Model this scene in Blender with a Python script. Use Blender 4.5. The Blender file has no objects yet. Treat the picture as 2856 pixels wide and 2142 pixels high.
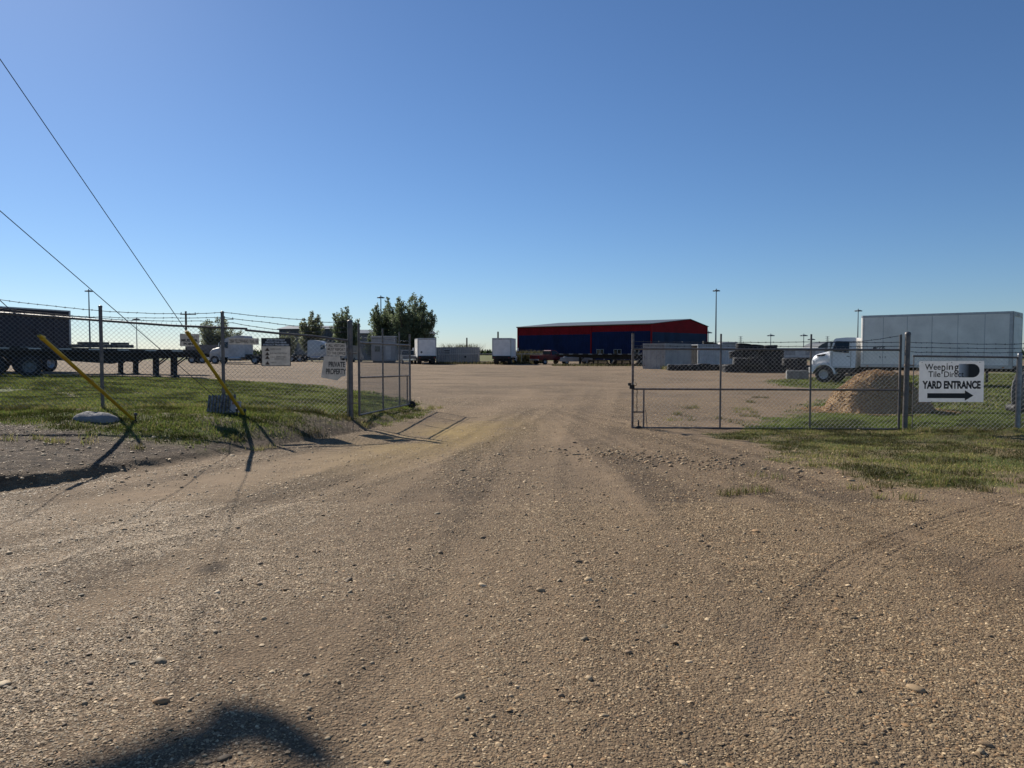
import bpy, bmesh, math, random
import numpy as np
from mathutils import Vector, Matrix
R = math.radians
scene = bpy.context.scene
COL = scene.collection

# ---------------------------------------------------------------- camera, sky, sun, exposure
CAM_Z, PITCH, FPX, CX, CY = 1.75, R(2.526), 2063.0, 1428.0, 1071.0
cam_d = bpy.data.cameras.new("camera")
cam_d.sensor_width = 36.0
cam_d.lens = 26.0
cam_d.clip_start = 0.05
cam_d.clip_end = 9000
cam = bpy.data.objects.new("camera", cam_d)
COL.objects.link(cam)
cam.location = (0, 0, CAM_Z)
cam.rotation_euler = (R(90) - PITCH, 0, 0)
scene.camera = cam

SUN_AZ, SUN_EL = R(-37), R(32)          # azimuth from +Y towards +X
world = bpy.data.worlds.new("World")
scene.world = world
world.use_nodes = True
wn = world.node_tree
wn.nodes.clear()
sky = wn.nodes.new("ShaderNodeTexSky")
sky.sky_type = 'NISHITA'
sky.sun_disc = False
sky.sun_elevation = SUN_EL
sky.sun_rotation = SUN_AZ
sky.altitude = 1500
sky.air_density = 1.1
sky.dust_density = 0.5
sky.ozone_density = 8.0
bg = wn.nodes.new("ShaderNodeBackground")
bg.inputs[1].default_value = 0.078
wo = wn.nodes.new("ShaderNodeOutputWorld")
wn.links.new(sky.outputs[0], bg.inputs[0])
wn.links.new(bg.outputs[0], wo.inputs[0])

sun_d = bpy.data.lights.new("sun", 'SUN')
sun_d.energy = 5.0
sun_d.angle = R(0.5)
sun_d.color = (1.0, 0.93, 0.82)
sun = bpy.data.objects.new("sun", sun_d)
COL.objects.link(sun)
sdir = Vector((math.sin(SUN_AZ) * math.cos(SUN_EL), math.cos(SUN_AZ) * math.cos(SUN_EL), math.sin(SUN_EL)))
sun.rotation_euler = sdir.to_track_quat('Z', 'Y').to_euler()
sun.location = sdir * 60

scene.view_settings.view_transform = 'Standard'
scene.view_settings.look = 'None'
scene.view_settings.exposure = 0.25
scene.view_settings.gamma = 1.0
scene.render.engine = 'CYCLES'
scene.cycles.max_bounces = 6
scene.cycles.transparent_max_bounces = 12

# ---------------------------------------------------------------- pixel -> world helpers (photo pixels, 2856 x 2142)
def ray(u, v):
    a, b = (u - CX) / FPX, -(v - CY) / FPX
    return Vector((a, math.cos(PITCH) + b * math.sin(PITCH), -math.sin(PITCH) + b * math.cos(PITCH)))
def P(u, v, Y):
    d = ray(u, v)
    return Vector((0, 0, CAM_Z)) + d * (Y / d.y)
def G(u, v, z=0.0):
    d = ray(u, v)
    return Vector((0, 0, CAM_Z)) + d * ((z - CAM_Z) / d.z)
def on_plane(u, v, p, q):
    """ray hits the vertical plane through p and q"""
    d = ray(u, v)
    nx, ny = -(q[1] - p[1]), (q[0] - p[0])
    t = (nx * p[0] + ny * p[1]) / (nx * d.x + ny * d.y)
    return Vector((0, 0, CAM_Z)) + d * t

# ---------------------------------------------------------------- materials
MATS = {}
def mat(name, col, rough=0.6, metal=0.0, var=0.12, scale=3.0, bump=0.0, bscale=40.0, trans=0.0, col2=None, spec=0.5, coords='Object', lo=0.35, hi=0.65):
    m = bpy.data.materials.new(name)
    m.use_nodes = True
    nt = m.node_tree
    b = nt.nodes["Principled BSDF"]
    b.inputs["Roughness"].default_value = rough
    b.inputs["Metallic"].default_value = metal
    b.inputs["Specular IOR Level"].default_value = spec
    tc = nt.nodes.new("ShaderNodeTexCoord")
    nz = nt.nodes.new("ShaderNodeTexNoise")
    nz.inputs["Scale"].default_value = scale
    nz.inputs["Detail"].default_value = 6
    nz.inputs["Roughness"].default_value = 0.65
    nt.links.new(tc.outputs[coords], nz.inputs["Vector"])
    rp = nt.nodes.new("ShaderNodeValToRGB")
    c1 = [max(0, c * (1 - var)) for c in col]
    c2 = col2 if col2 else [min(1, c * (1 + var)) for c in col]
    rp.color_ramp.elements[0].color = (*c1, 1)
    rp.color_ramp.elements[1].color = (*c2, 1)
    rp.color_ramp.elements[0].position = lo
    rp.color_ramp.elements[1].position = hi
    nt.links.new(nz.outputs["Fac"], rp.inputs[0])
    nt.links.new(rp.outputs[0], b.inputs["Base Color"])
    if bump:
        n2 = nt.nodes.new("ShaderNodeTexNoise")
        n2.inputs["Scale"].default_value = bscale
        n2.inputs["Detail"].default_value = 4
        nt.links.new(tc.outputs[coords], n2.inputs["Vector"])
        bp = nt.nodes.new("ShaderNodeBump")
        bp.inputs["Strength"].default_value = bump
        bp.inputs["Distance"].default_value = 0.02
        nt.links.new(n2.outputs["Fac"], bp.inputs["Height"])
        nt.links.new(bp.outputs[0], b.inputs["Normal"])
    if trans:
        out = nt.nodes["Material Output"]
        tr = nt.nodes.new("ShaderNodeBsdfTranslucent")
        nt.links.new(rp.outputs[0], tr.inputs[0])
        mx = nt.nodes.new("ShaderNodeMixShader")
        mx.inputs[0].default_value = trans
        nt.links.new(b.outputs[0], mx.inputs[1])
        nt.links.new(tr.outputs[0], mx.inputs[2])
        nt.links.new(mx.outputs[0], out.inputs[0])
    MATS[name] = m
    return m

galv = mat("galvanised_steel", (0.26, 0.27, 0.28), 0.45, 0.55, 0.25, 9, 0.15, 60)
galv_dk = mat("weathered_steel_pipe", (0.14, 0.14, 0.145), 0.5, 0.5, 0.3, 8, 0.15, 60, col2=(0.20, 0.17, 0.15))
rust = mat("rusty_pipe", (0.17, 0.12, 0.09), 0.7, 0.3, 0.3, 12, 0.3, 60, col2=(0.26, 0.23, 0.21))
wire_m = mat("fence_wire", (0.33, 0.33, 0.33), 0.45, 0.4, 0.2, 12)
wire_dk = mat("barbed_wire_steel", (0.07, 0.075, 0.085), 0.5, 0.5, 0.3, 20)
cable_m = mat("steel_strand", (0.045, 0.06, 0.08), 0.5, 0.4, 0.2, 20)
yellow = mat("faded_yellow_plastic", (0.50, 0.31, 0.015), 0.55, 0, 0.25, 2.5, 0.1, 30, col2=(0.60, 0.42, 0.03))
sign_w = mat("white_sign_board", (0.78, 0.78, 0.78), 0.45, 0, 0.05, 5, trans=0.42)
sign_dirty = mat("grey_weathered_sign_board", (0.52, 0.50, 0.47), 0.6, 0, 0.15, 7, trans=0.4)
black_ink = mat("black_sign_ink", (0.008, 0.008, 0.009), 0.5, 0, 0.1, 5)
ink_grey = mat("faded_sign_ink", (0.06, 0.06, 0.06), 0.6, 0, 0.2, 8)
white_ink = mat("white_sign_ink", (0.7, 0.7, 0.7), 0.5, 0, 0.05, 5)
brown_ink = mat("brown_sign_ink", (0.06, 0.035, 0.022), 0.6, 0, 0.2, 5)
white_paint = mat("white_truck_paint", (0.74, 0.75, 0.76), 0.28, 0, 0.05, 1.2)
white_panel = mat("white_fibreglass_panel", (0.78, 0.75, 0.70), 0.45, 0, 0.12, 0.9)
white_worn = mat("worn_white_paint", (0.44, 0.44, 0.43), 0.55, 0, 0.2, 1.2, 0.1, 20)
door_white = mat("white_roll_door", (0.72, 0.70, 0.67), 0.5, 0, 0.1, 1.5)
alu = mat("aluminium_trim", (0.42, 0.43, 0.44), 0.4, 0.7, 0.12, 6)
chrome = mat("polished_metal", (0.62, 0.63, 0.65), 0.18, 0.95, 0.1, 5)
rubber = mat("tyre_rubber", (0.018, 0.018, 0.019), 0.85, 0, 0.35, 8, 0.2, 30, col2=(0.035, 0.032, 0.03))
black_plastic = mat("black_plastic", (0.006, 0.006, 0.007), 0.7, 0, 0.3, 6, col2=(0.02, 0.02, 0.021))
chassis_m = mat("dirty_black_chassis", (0.014, 0.013, 0.013), 0.75, 0, 0.4, 3, col2=(0.03, 0.026, 0.022))
deck_m = mat("weathered_deck_timber", (0.10, 0.085, 0.07), 0.85, 0, 0.3, 4, 0.2, 20)
navy = mat("navy_trailer_paint", (0.008, 0.009, 0.018), 0.6, 0, 0.25, 1.0)
glass = mat("dark_vehicle_glass", (0.012, 0.018, 0.02), 0.06, 0, 0.2, 2)
red_paint = mat("dark_red_car_paint", (0.13, 0.008, 0.010), 0.3, 0, 0.2, 2)
silver_paint = mat("silver_car_paint", (0.36, 0.37, 0.385), 0.32, 0.5, 0.08, 2)
grey_paint = mat("grey_truck_paint", (0.12, 0.13, 0.15), 0.35, 0.2, 0.12, 2)
lamp_lens = mat("clear_lamp_lens", (0.55, 0.57, 0.60), 0.12, 0.2, 0.3, 30)
amber = mat("amber_lamp_lens", (0.45, 0.16, 0.01), 0.3, 0, 0.15, 10)
red_lens = mat("red_lamp_lens", (0.30, 0.012, 0.010), 0.25, 0, 0.15, 10)
con_grey = mat("grey_container_paint", (0.27, 0.27, 0.265), 0.6, 0, 0.14, 1.0, 0.1, 12)
con_white = mat("white_container_paint", (0.35, 0.335, 0.31), 0.6, 0, 0.2, 0.9, 0.1, 12)
rustspot = mat("rust_streaks", (0.20, 0.13, 0.09), 0.8, 0, 0.3, 5)
wall_red = mat("red_cladding", (0.22, 0.005, 0.010), 0.6, 0.0, 0.18, 0.4, spec=0.15)
wall_blue = mat("blue_cladding", (0.006, 0.016, 0.068), 0.6, 0.0, 0.25, 0.4, spec=0.15)
gable_blue = mat("paler_blue_cladding", (0.014, 0.034, 0.075), 0.6, 0.0, 0.25, 0.4, spec=0.2)  # gable sheets, a paler blue than the long wall
roof_grey = mat("grey_metal_roof", (0.10, 0.115, 0.12), 0.5, 0.3, 0.12, 0.5)
bld_grey = mat("grey_metal_wall", (0.085, 0.095, 0.10), 0.6, 0.1, 0.15, 0.5)
beige = mat("beige_wall", (0.22, 0.20, 0.19), 0.7, 0, 0.15, 0.8)
trim_white = mat("white_window_trim", (0.36, 0.37, 0.38), 0.5, 0, 0.05, 3)
concrete = mat("weathered_concrete", (0.22, 0.215, 0.21), 0.9, 0, 0.2, 6, 0.5, 25)
conc_dk = mat("concrete_block", (0.20, 0.20, 0.19), 0.9, 0, 0.2, 3, 0.4, 20)
wood_pole = mat("creosoted_pole_timber", (0.07, 0.055, 0.045), 0.85, 0, 0.25, 5, 0.3, 20)
mast_m = mat("distant_galvanised_mast", (0.16, 0.19, 0.22), 0.6, 0.2, 0.1, 1)
bark = mat("grey_bark", (0.07, 0.06, 0.05), 0.9, 0, 0.25, 6, 0.4, 20)
leaf_a = mat("dull_green_leaves", (0.105, 0.145, 0.065), 0.5, 0, 0.35, 0.45, trans=0.55, col2=(0.23, 0.275, 0.155), spec=0.7)
leaf_b = mat("olive_leaves", (0.14, 0.165, 0.08), 0.5, 0, 0.35, 0.5, trans=0.55, col2=(0.27, 0.29, 0.17), spec=0.7)
weed_m = mat("dry_olive_weeds", (0.10, 0.095, 0.04), 0.8, 0, 0.35, 0.6, trans=0.4, col2=(0.17, 0.14, 0.065))
hedge_m = mat("distant_green", (0.05, 0.075, 0.03), 0.8, 0, 0.3, 0.1, trans=0.2)
mat_dark = mat("grey_ribbed_rubber", (0.07, 0.07, 0.072), 0.8, 0, 0.4, 12, 0.3, 40, col2=(0.24, 0.235, 0.23))
pink = mat("faded_red_label", (0.30, 0.13, 0.10), 0.7, 0, 0.3, 9)
teal_drk = mat("green_road_sign", (0.015, 0.05, 0.035), 0.5, 0, 0.1, 1)
yel_dull = mat("mustard_painted_steel", (0.32, 0.20, 0.02), 0.6, 0, 0.2, 1.5)
stripe_red = mat("red_trailer_stripe", (0.34, 0.02, 0.025), 0.5, 0, 0.1, 1)

def fade_mat():
    """print of a pill-shaped logo: black at its right end, thinning to the white board at its left"""
    m = bpy.data.materials.new("faded_print")
    m.use_nodes = True
    nt = m.node_tree
    b = nt.nodes["Principled BSDF"]
    b.inputs["Roughness"].default_value = 0.5
    tc = nt.nodes.new("ShaderNodeTexCoord")
    sx = nt.nodes.new("ShaderNodeSeparateXYZ")
    nt.links.new(tc.outputs["Generated"], sx.inputs[0])
    rp = nt.nodes.new("ShaderNodeValToRGB")
    rp.color_ramp.elements[0].color = (0.58, 0.58, 0.59, 1)
    rp.color_ramp.elements[1].color = (0.006, 0.006, 0.007, 1)
    rp.color_ramp.elements[0].position = 0.0
    rp.color_ramp.elements[1].position = 0.5
    nt.links.new(sx.outputs[0], rp.inputs[0])
    nt.links.new(rp.outputs[0], b.inputs["Base Color"])
    return m
fade_print = fade_mat()

def vcol_mat(name, rough, trans=0.0, spec=0.4, bump=0.0):
    m = bpy.data.materials.new(name)
    m.use_nodes = True
    nt = m.node_tree
    b = nt.nodes["Principled BSDF"]
    b.inputs["Roughness"].default_value = rough
    b.inputs["Specular IOR Level"].default_value = spec
    at = nt.nodes.new("ShaderNodeAttribute")
    at.attribute_name = "Col"
    nt.links.new(at.outputs["Color"], b.inputs["Base Color"])
    if bump:
        tc = nt.nodes.new("ShaderNodeTexCoord")
        n2 = nt.nodes.new("ShaderNodeTexNoise")
        n2.inputs["Scale"].default_value = 130
        nt.links.new(tc.outputs["Object"], n2.inputs["Vector"])
        bp = nt.nodes.new("ShaderNodeBump")
        bp.inputs["Strength"].default_value = bump
        bp.inputs["Distance"].default_value = 0.004
        nt.links.new(n2.outputs["Fac"], bp.inputs["Height"])
        nt.links.new(bp.outputs[0], b.inputs["Normal"])
    if trans:
        out = nt.nodes["Material Output"]
        tr = nt.nodes.new("ShaderNodeBsdfTranslucent")
        nt.links.new(at.outputs["Color"], tr.inputs[0])
        mx = nt.nodes.new("ShaderNodeMixShader")
        mx.inputs[0].default_value = trans
        nt.links.new(b.outputs[0], mx.inputs[1])
        nt.links.new(tr.outputs[0], mx.inputs[2])
        nt.links.new(mx.outputs[0], out.inputs[0])
    return m
stone_m = vcol_mat("pebble_stone", 0.72, 0, 0.35, 0.3)
blade_m = vcol_mat("grass_blade", 0.6, 0.45, 0.3)

# ---------------------------------------------------------------- mesh builder
class MB:
    def __init__(s):
        s.v, s.f, s.m, s.sm = [], [], [], []
    def add(s, vs, fs, mi=0, smooth=False):
        o = len(s.v)
        s.v.extend([tuple(x) for x in vs])
        for f in fs:
            s.f.append([i + o for i in f])
            s.m.append(mi)
            s.sm.append(smooth)
    def box(s, c, d, mi=0, M=None):
        x, y, z = d[0] / 2, d[1] / 2, d[2] / 2
        vs = [Vector((i * x, j * y, k * z)) for i in (-1, 1) for j in (-1, 1) for k in (-1, 1)]
        if M is not None:
            vs = [M @ w for w in vs]
        vs = [w + Vector(c) for w in vs]
        s.add(vs, [(0, 1, 3, 2), (4, 6, 7, 5), (0, 4, 5, 1), (2, 3, 7, 6), (0, 2, 6, 4), (1, 5, 7, 3)], mi)
    def bx(s, x0, x1, y0, y1, z0, z1, mi=0):
        s.box(((x0 + x1) / 2, (y0 + y1) / 2, (z0 + z1) / 2), (abs(x1 - x0), abs(y1 - y0), abs(z1 - z0)), mi)
    def tube(s, pts, r, n=8, mi=0, caps=True, smooth=True):
        pts = [Vector(p) for p in pts]
        rs = r if isinstance(r, (list, tuple)) else [r] * len(pts)
        rings, prev = [], None
        for i, p in enumerate(pts):
            a = pts[max(0, i - 1)]
            b = pts[min(len(pts) - 1, i + 1)]
            t = (b - a).normalized()
            if prev is None:
                u = t.cross(Vector((0, 0, 1)))
                if u.length < 1e-3:
                    u = t.cross(Vector((1, 0, 0)))
            else:
                u = prev - t * prev.dot(t)
            u.normalize()
            prev = u
            w = t.cross(u)
            rings.append([p + (u * math.cos(2 * math.pi * k / n) + w * math.sin(2 * math.pi * k / n)) * rs[i] for k in range(n)])
        vs = [q for ring in rings for q in ring]
        fs = []
        for i in range(len(pts) - 1):
            for k in range(n):
                k2 = (k + 1) % n
                fs.append((i * n + k, i * n + k2, (i + 1) * n + k2, (i + 1) * n + k))
        s.add(vs, fs, mi, smooth)
        if caps:
            s.add(rings[0], [tuple(range(n))[::-1]], mi)
            s.add(rings[-1], [tuple(range(n))], mi)
    def cyl(s, p0, p1, r0, r1=None, n=12, mi=0):
        s.tube([p0, p1], [r0, r0 if r1 is None else r1], n, mi)
    def prism(s, prof, y0, y1, mi=0, smooth=False):
        """profile of (x, z) extruded along y"""
        n = len(prof)
        vs = [(x, y0, z) for x, z in prof] + [(x, y1, z) for x, z in prof]
        s.add(vs, [(i, (i + 1) % n, n + (i + 1) % n, n + i) for i in range(n)], mi, smooth)
        s.add(vs[:n], [tuple(range(n))], mi)
        s.add(vs[n:], [tuple(range(n))[::-1]], mi)
    def loft(s, sections, mi=0, smooth=False, caps=True):
        n = len(sections[0])
        vs = [p for sec in sections for p in sec]
        fs = []
        for i in range(len(sections) - 1):
            for k in range(n):
                k2 = (k + 1) % n
                fs.append((i * n + k, i * n + k2, (i + 1) * n + k2, (i + 1) * n + k))
        s.add(vs, fs, mi, smooth)
        if caps:
            s.add(sections[0], [tuple(range(n))[::-1]], mi)
            s.add(sections[-1], [tuple(range(n))], mi)
    def lathe(s, prof, c, axis='y', n=24, mi=0, smooth=True):
        """prof of (radius, offset along axis)"""
        c = Vector(c)
        vs = []
        for r, h in prof:
            for k in range(n):
                a = 2 * math.pi * k / n
                p = (r * math.cos(a), h, r * math.sin(a)) if axis == 'y' else (r * math.cos(a), r * math.sin(a), h)
                vs.append(c + Vector(p))
        fs = []
        for i in range(len(prof) - 1):
            for k in range(n):
                k2 = (k + 1) % n
                fs.append((i * n + k, i * n + k2, (i + 1) * n + k2, (i + 1) * n + k))
        s.add(vs, fs, mi, smooth)
    def build(s, name, mats, parent=None, loc=None, rot=None, bevel=0.0):
        me = bpy.data.meshes.new(name)
        me.from_pydata(s.v, [], s.f)
        if not isinstance(mats, (list, tuple)):
            mats = [mats]
        for m in mats:
            me.materials.append(m)
        me.polygons.foreach_set("material_index", s.m)
        me.polygons.foreach_set("use_smooth", s.sm)
        me.update()
        bm = bmesh.new()
        bm.from_mesh(me)
        bmesh.ops.recalc_face_normals(bm, faces=bm.faces)
        bm.to_mesh(me)
        bm.free()
        o = bpy.data.objects.new(name, me)
        COL.objects.link(o)
        if parent is not None:
            o.parent = parent
        if loc is not None:
            o.location = loc
        if rot is not None:
            o.rotation_euler = rot
        if bevel:
            b = o.modifiers.new("bevel", 'BEVEL')
            b.width = bevel
            b.segments = 2
            b.limit_method = 'ANGLE'
            b.angle_limit = R(40)
        return o

def tag(o, label, cat, group=None, kind=None):
    o["label"] = label
    o["category"] = cat
    if group:
        o["group"] = group
    if kind:
        o["kind"] = kind
    return o
def thing(name, label, cat, loc=(0, 0, 0), rz=0.0, group=None):
    o = bpy.data.objects.new(name, None)
    COL.objects.link(o)
    o.empty_display_size = 0.2
    o.location = loc
    o.rotation_euler = (0, 0, rz)
    return tag(o, label, cat, group)
def copy_tree(o, parent=None):
    c = o.copy()
    COL.objects.link(c)
    if parent is not None:
        c.parent = parent
    for ch in list(o.children):
        copy_tree(ch, c)
    return c
def np_mesh(name, verts, faces, material, cols=None, smooth=False):
    """verts (N,3), faces (M,k) arrays"""
    me = bpy.data.meshes.new(name)
    n, k = faces.shape
    me.vertices.add(len(verts))
    me.vertices.foreach_set("co", np.ascontiguousarray(verts, dtype=np.float32).ravel())
    me.loops.add(n * k)
    me.loops.foreach_set("vertex_index", np.ascontiguousarray(faces, dtype=np.int32).ravel())
    me.polygons.add(n)
    me.polygons.foreach_set("loop_start", np.arange(0, n * k, k, dtype=np.int32))
    me.polygons.foreach_set("loop_total", np.full(n, k, dtype=np.int32))
    if smooth:
        me.polygons.foreach_set("use_smooth", np.ones(n, dtype=bool))
    me.update(calc_edges=True)
    if cols is not None:
        at = me.color_attributes.new("Col", 'FLOAT_COLOR', 'POINT')
        at.data.foreach_set("color", np.ascontiguousarray(cols, dtype=np.float32).ravel())
    me.materials.append(material)
    o = bpy.data.objects.new(name, me)
    COL.objects.link(o)
    return o

# ---------------------------------------------------------------- numpy noise and terrain
def vnoise(x, y, seed=0):
    xi, yi = np.floor(x).astype(np.int64), np.floor(y).astype(np.int64)
    xf, yf = x - xi, y - yi
    u, v = xf * xf * (3 - 2 * xf), yf * yf * (3 - 2 * yf)
    def h(a, b):
        n = (a * 374761393 + b * 668265263 + seed * 974711) & 0x7fffffff
        n = ((n ^ (n >> 13)) * 1274126177) & 0x7fffffff
        return ((n ^ (n >> 16)) & 0xffff) / 65535.0
    return (h(xi, yi) * (1 - u) + h(xi + 1, yi) * u) * (1 - v) + (h(xi, yi + 1) * (1 - u) + h(xi + 1, yi + 1) * u) * v
def fbm(x, y, oct=4, seed=0):
    t, a, s = 0, 0.5, 0
    for i in range(oct):
        t = t + a * vnoise(x, y, seed + i * 17)
        s += a
        a *= 0.5
        x, y = x * 2.03 + 11.3, y * 2.03 + 5.7
    return t / s
def sstep(a, b, x):
    t = np.clip((x - a) / (b - a), 0, 1)
    return t * t * (3 - 2 * t)
def poly_sd(x, y, pts):
    """signed distance to polygon, positive inside"""
    d = np.full(x.shape, 1e9)
    inside = np.zeros(x.shape, bool)
    n = len(pts)
    for i in range(n):
        ax, ay = pts[i]
        bx, by = pts[(i + 1) % n]
        ex, ey = bx - ax, by - ay
        t = np.clip(((x - ax) * ex + (y - ay) * ey) / (ex * ex + ey * ey), 0, 1)
        d = np.minimum(d, np.hypot(x - ax - t * ex, y - ay - t * ey))
        c = ((ay > y) != (by > y)) & (x < (bx - ax) * (y - ay) / (by - ay + 1e-12) + ax)
        inside ^= c
    return np.where(inside, d, -d)
def line_d(x, y, pts):
    d = np.full(x.shape, 1e9)
    al = np.zeros(x.shape)
    side = np.zeros(x.shape)
    acc = 0.0
    for i in range(len(pts) - 1):
        ax, ay = pts[i]
        bx, by = pts[i + 1]
        ex, ey = bx - ax, by - ay
        L = math.hypot(ex, ey)
        t = np.clip(((x - ax) * ex + (y - ay) * ey) / (L * L), 0, 1)
        dd = np.hypot(x - ax - t * ex, y - ay - t * ey)
        m = dd < d
        al = np.where(m, acc + t * L, al)
        side = np.where(m, (ex * (y - ay) - ey * (x - ax)) / L, side)
        d = np.where(m, dd, d)
        acc += L
    return d, al, side
EDGE_Y = [-60, 4.3, 7.0, 9.3, 11.6, 16, 21, 40, 200, 5000]
EDGE_X = [-42, -9.2, -7.7, -6.4, -5.2, -3.3, -2.7, -3, -15, -15]
G_LEFT = [(-70, 17), (-20, 13.6), (-9.1, 13.0), (-7.0, 12.2), (-5.3, 12.3), (-4.3, 14.4), (-3.5, 16.3), (-2.75, 18.5), (-2.45, 21), (-2.9, 24.5), (-5.5, 29), (-8.5, 32.5), (-16, 35.5), (-24, 36.5), (-70, 38)]
G_RIGHT = [(3.9, 15.3), (4.6, 13.2), (4.5, 11.4), (4.9, 10.0), (5.3, 8.9), (6.0, 9.1), (6.6, 10.3), (12, 10.9), (70, 11), (70, 70), (40, 62), (27, 52), (21, 50.5), (15, 44), (13.5, 37), (15.5, 31), (11, 26), (9, 23.6), (7.6, 20), (6.2, 17.6), (5.2, 16.5)]
TRACKS = [([(1.3, 3.7), (1.85, 4.7), (2.6, 5.75), (3.6, 6.8), (4.84, 7.8), (6.4, 8.9), (9, 10.3)], 0.17),
          ([(3.6, 5.6), (4.4, 6.3), (5.4, 6.9), (7.5, 8.1), (10, 9.2)], 0.17),
          ([(-0.9, 1.5), (-0.55, 4), (-0.1, 8), (0.35, 13), (1.2, 20), (3, 34)], 0.28),
          ([(0.75, 1.5), (0.9, 4), (1.0, 8), (1.25, 13), (2.2, 20), (4.5, 34)], 0.28),
          ([(-9.5, 2.6), (-6.3, 6.4), (-4.4, 9.0), (-3.0, 12.6), (-1.9, 16.5), (-0.9, 22), (0.5, 34)], 0.55),
          ([(-9, 1.0), (-5.0, 5.0), (-3.1, 7.6), (-1.6, 11.5), (-0.4, 16), (1.3, 24)], 0.22)]
def smooth_line(p, n=6):
    p = [np.array(q, float) for q in p]
    p = [2 * p[0] - p[1]] + p + [2 * p[-1] - p[-2]]
    out = []
    for i in range(1, len(p) - 2):
        for k in range(n):
            t = k / n
            a, b, c, d = p[i - 1], p[i], p[i + 1], p[i + 2]
            out.append(tuple(0.5 * (2 * b + (c - a) * t + (2 * a - 5 * b + 4 * c - d) * t * t + (3 * b - a - 3 * c + d) * t ** 3)))
    return out + [tuple(p[-2])]
TRACKS = [(smooth_line(p), w) if i < 2 else (p, w) for i, (p, w) in enumerate(TRACKS)]
def lift(x, y):
    xe = np.interp(y, EDGE_Y, EDGE_X)
    sd_ = (xe - x) * 0.86
    dl = np.maximum(0, sd_)
    kk = np.maximum(0, y - 19) * 0.55
    dl = dl * dl / (dl + kk + 1e-6)
    far = np.interp(y, [-100, 60, 110, 170, 6000], [1, 1, 0.45, 0, 0])
    sc = np.interp(y, [-100, 11.2, 14.2, 6000], [3.6, 3.4, 0.95, 0.95])
    r = (0.53 * (1 - np.exp(-dl / (sc + np.maximum(0, y - 20) * 0.22))) + 0.24 * (1 - np.exp(-dl / 22.0))) * far
    w = sd_ + 0.45 * (fbm(x * 1.3, y * 1.3, 4, 5) - 0.5)
    ph = np.interp(y, [-50, 9.5, 11.3, 13.2, 6000], [1, 1, 0.55, 0, 0])
    return r + 0.115 * sstep(0.02, 0.20, w) * ph - 0.035 * np.exp(-((w + 0.12) / 0.16) ** 2) * ph
def terrain(x, y):
    x, y = np.asarray(x, float), np.asarray(y, float)
    z = lift(x, y)
    near = np.interp(np.hypot(x, y), [0, 30, 60, 200], [1, 1, 0.4, 0.0])
    z = z + near * (0.05 * (fbm(x * 0.35, y * 0.35, 3, 1) - 0.5) + 0.010 * (fbm(x * 2.2, y * 2.2, 3, 2) - 0.5) + 0.012 * (fbm(x * 9, y * 9, 2, 3) - 0.5))
    # rougher dirt on the verge and lumps by the right-hand post
    gl = sstep(-0.4, 0.6, poly_sd(x, y, G_LEFT))
    z = z + near * gl * 0.05 * (fbm(x * 1.7, y * 1.7, 3, 8) - 0.5)
    for (bx, by, bh, br) in [(10.6, 15.6, 0.12, 0.35), (11.6, 14.9, 0.13, 0.7), (10.4, 14.6, 0.10, 0.55), (8.9, 14.9, 0.07, 0.6), (9.9, 16.3, 0.09, 0.4), (12.8, 14.2, 0.16, 0.9)]:
        z = z + bh * np.exp(-(((x - bx) / br) ** 2 + ((y - by) / (br * 0.55)) ** 2))
    for i, (pts, w) in enumerate(TRACKS):
        d, al, sd = line_d(x, y, pts)
        if i < 2:
            t = np.clip(1 - d / w, 0, 1)
            z = z - 0.007 * sstep(0, 0.35, t) + 0.005 * np.exp(-((d - w - 0.04) / 0.035) ** 2)
            z = z + np.where(d < w, (0.008 * np.cos(sd * 2 * math.pi / 0.085) + 0.003 * np.cos(al * 2 * math.pi / 0.07)) * (0.25 + 1.0 * vnoise(al * 1.7, al * 0.0 + i, 3)) * sstep(0.0, 2.2, al), 0)
        else:
            z = z - (0.022 if i == 4 else 0.012) * np.exp(-(d / w) ** 2) + 0.010 * np.exp(-((d - 1.6 * w) / (0.5 * w)) ** 2)
    return z
def gz(x, y):
    return float(terrain(np.array([x]), np.array([y]))[0])

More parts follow.
